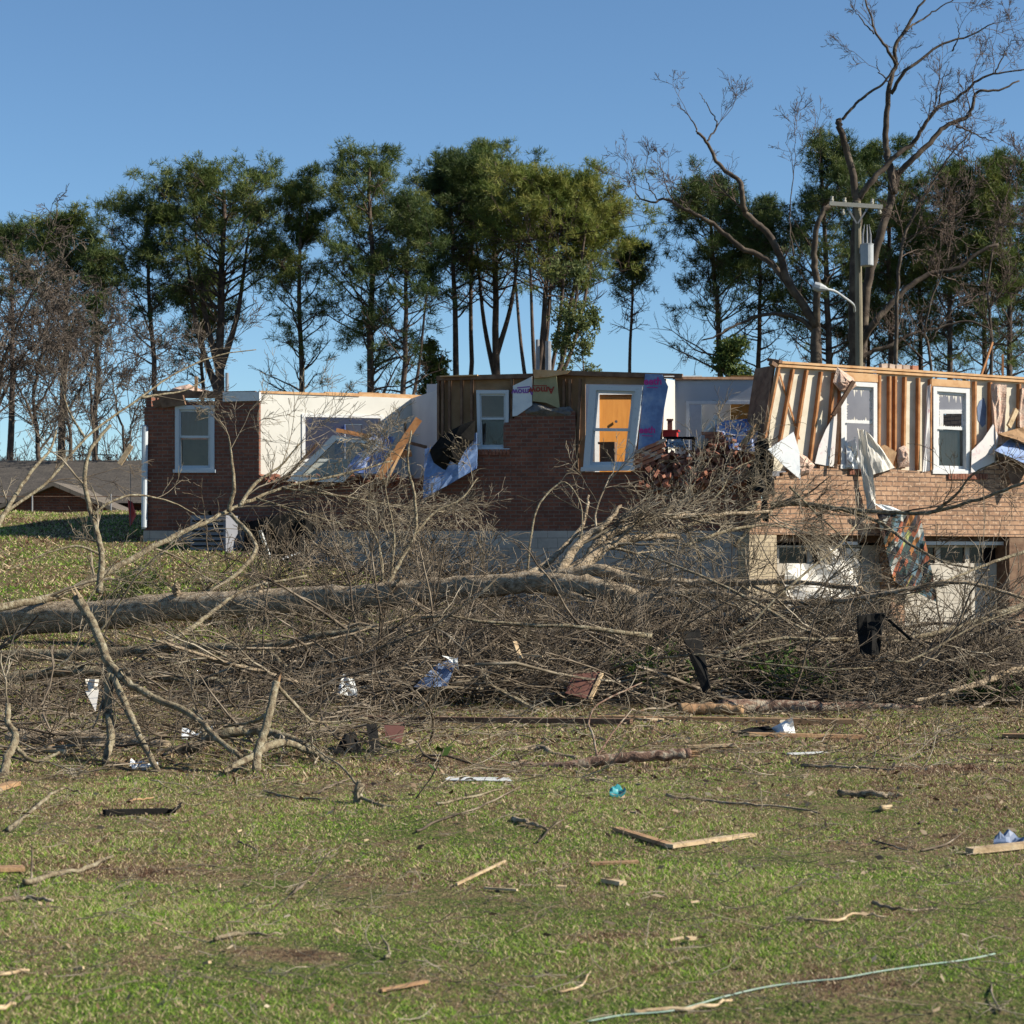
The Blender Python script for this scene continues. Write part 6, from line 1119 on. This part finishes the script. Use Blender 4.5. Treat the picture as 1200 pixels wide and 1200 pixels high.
def stick(label, pts, r, mt='twig_dark', lift=.01, name='stick', group=None, cat='stick'):
    q = []
    for p in pts:
        g = G(p[0], p[1]) if len(p) == 2 else P(*p)
        if len(p) == 2: g[2] += lift+r*.4
        q.append(g)
    pl = catmull(q, 4*len(q)); m = MB(); r = r*.8; m.tube(pl+np.random.default_rng(len(label)).normal(0, r*.35, pl.shape), np.linspace(r, r*.5, len(pl))*np.random.default_rng(len(label)).uniform(.75, 1.2, len(pl)), 7); o = put(name, m, mt, smooth=True); return tag(o, label, cat, group)
stick('dark straight twig standing aslant in the middle of the lower left lawn', [(344, 1050), (366, 1026, 10.6), (386, 998, 10.7)], .010)
stick('grey stick with a pale cut end beside the bare soil patch at the left', [(28, 1042), (60, 1030), (100, 1022), (132, 1008)], .02, 'bark_limb'); stick('thin upright twig rising by the grey stick at the left', [(36, 1038), (38, 1000, 10.2), (36, 990, 10.2)], .008)
stick('dark flat branch on the grass at the left edge', [(-10, 1060), (30, 1057), (62, 1060)], .018, 'bark_fallen')
stick('curved pale stick in the right half near the bottom', [(936, 1081), (975, 1083), (1005, 1076), (1036, 1079)], .010, 'fresh_wood')
stick('small upright brown twig in the lower middle of the lawn', [(452, 1128), (456, 1115, 8.2), (446, 1096, 8.3)], .010, 'bark_limb'); gb('wood_chip', 'small orange sliver at the bottom left of the middle', (446, 1166), (500, 1156), .02, .01, 'orange_split')
stick('long dark branch lying flat at the right of the lawn left of the white branch', [(780, 936), (830, 940), (880, 946), (930, 950), (962, 957)], .014, 'bark_fallen'); 
stick('long white-barked branch at the right edge of the lawn', [(1034, 953), (1080, 944, 14.6), (1130, 934, 14.8), (1180, 924, 15), (1230, 918, 15)], .026, 'fresh_wood')
stick('dark thin branch arched over the white-barked branch', [(1078, 968), (1110, 954, 13.6), (1140, 934, 13.9), (1162, 912, 14.2), (1190, 920, 14.2), (1220, 930, 14.2)], .012)
stick('short dark prop under the white-barked branch', [(1180, 950), (1177, 932, 14.6), (1175, 927, 14.7)], .012)
for k, (pts, r, mt, lab) in enumerate((([(1022, 988), (1045, 994), (1064, 1000)], .009, 'twig_dark', 'short dark curved twig left of the plank end'), ([(1078, 1000), (1110, 992), (1136, 970, 12.4)], .009, 'twig_dark', 'dark curved twig rising toward the plank end'), ([(488, 978), (520, 962), (560, 950), (610, 922, 13.6)], .010, 'twig_dark', 'branching thin twig left of the teal scrap'),
  ([(512, 945), (560, 935), (590, 926)], .012, 'bark_limb', 'grey twig lying below the flat white sheet'), ([(10, 975), (45, 948), (70, 926, 13.4), (95, 928, 13.4)], .018, 'bark_limb', 'torn brown branch with an orange split on the left lawn'), ([(150, 941), (180, 938)], .012, 'orange_split', 'thin orange splinter on the left lawn'),
  ([(250, 1106), (285, 1098), (312, 1100), (330, 1099)], .012, 'bark_limb', 'thin grey stick in the lower left lawn'), ([(-5, 1148), (36, 1141)], .012, 'fresh_wood', 'pale stick at the left edge, the upper of two'), ([(-5, 1188), (20, 1180)], .014, 'fresh_wood', 'pale stick at the left edge, the lower of two'),
  ([(655, 1168), (680, 1160), (692, 1138, 7.9)], .007, 'fresh_wood', 'thin pale twig curling up near the bottom middle'), ([(740, 1192), (790, 1188), (830, 1184), (856, 1176)], .012, 'fresh_wood', 'pale stick lying beside the teal rope at the bottom'), ([(1172, 1190), (1162, 1165), (1166, 1140, 7.9), (1186, 1132)], .005, 'twig', 'thin looping bare twig at the bottom right'),
  ([(602, 962), (622, 970), (642, 975)], .02, 'bark_fallen', 'dark bark scrap lying in the middle of the lawn'), ([(1024, 1062), (1050, 1070), (1100, 1070)], .012, 'bark_fallen', 'dark twig lying flat in the right middle of the lawn'), ([(984, 934), (1030, 936), (1058, 937)], .03, 'bark_fallen', 'dark clod-like bark piece casting a long shadow at the right'),
  ([(280, 990), (296, 996), (302, 1001)], .008, 'twig_dark', 'short dark twig above the bare soil patch'), ([(310, 930), (345, 938), (380, 940)], .012, 'bark_limb', 'grey twig right of the black batten'), ([(366, 932), (392, 922), (412, 914)], .012, 'twig_dark', 'dark twig left of the root clump'), ([(196, 955), (205, 950, 12.7), (214, 940, 12.8)], .018, 'black_plastic', 'curled black tip at the right end of the black batten'),
  ([(630, 990), (655, 966), (690, 950, 13)], .007, 'twig_dark', 'thin twig above the orange-brown wood chip'), ([(940, 900), (1000, 902), (1050, 905)], .016, 'bark_fallen', 'dark flat branch right of the peeling log'), ([(560, 872), (590, 862), (640, 868), (700, 866)], .014, 'bark_limb', 'grey branch lying behind the dark bent pole'))):
    stick(lab, pts, r, mt)
rp = [G(x, y, .010) for x, y in ((688, 1199), (730, 1191), (790, 1184), (850, 1170), (900, 1158), (950, 1152), (985, 1148), (1030, 1140), (1080, 1132), (1130, 1126), (1166, 1119))]
m = MB(); m.tube(catmull(rp, 60), [.0034]*60, 6); tag(put('rope', m, 'rope', smooth=True), 'pale teal rope trailing across the bottom right of the lawn', 'rope')
# small scattered chips
rng = np.random.default_rng(808)
chip0 = MB(); chip0.box((0, 0, 0), (.09, .03, .01)); c0 = None
for k in range(26):
    y = rng.uniform(862, 1160)**1; x = rng.uniform(10, 1190); c = G(x, y)
    if c0 is None: c0 = put('wood_chip', chip0, 'fresh_wood', origin=(0, 0, 0)); o = c0
    else: o = c0.copy(); C.objects.link(o)
    o.location = (c[0], c[1], c[2]+.025); o.rotation_euler = (rng.normal(0, .2), rng.normal(0, .2), rng.uniform(0, 3.1)); s = rng.uniform(.25, .8); o.scale = (s, s*rng.uniform(.6, 1.2), 1)
    tag(o, 'small pale wood chip lying loose in the grass, one of many', 'wood chip', 'small wood chips scattered on the lawn')
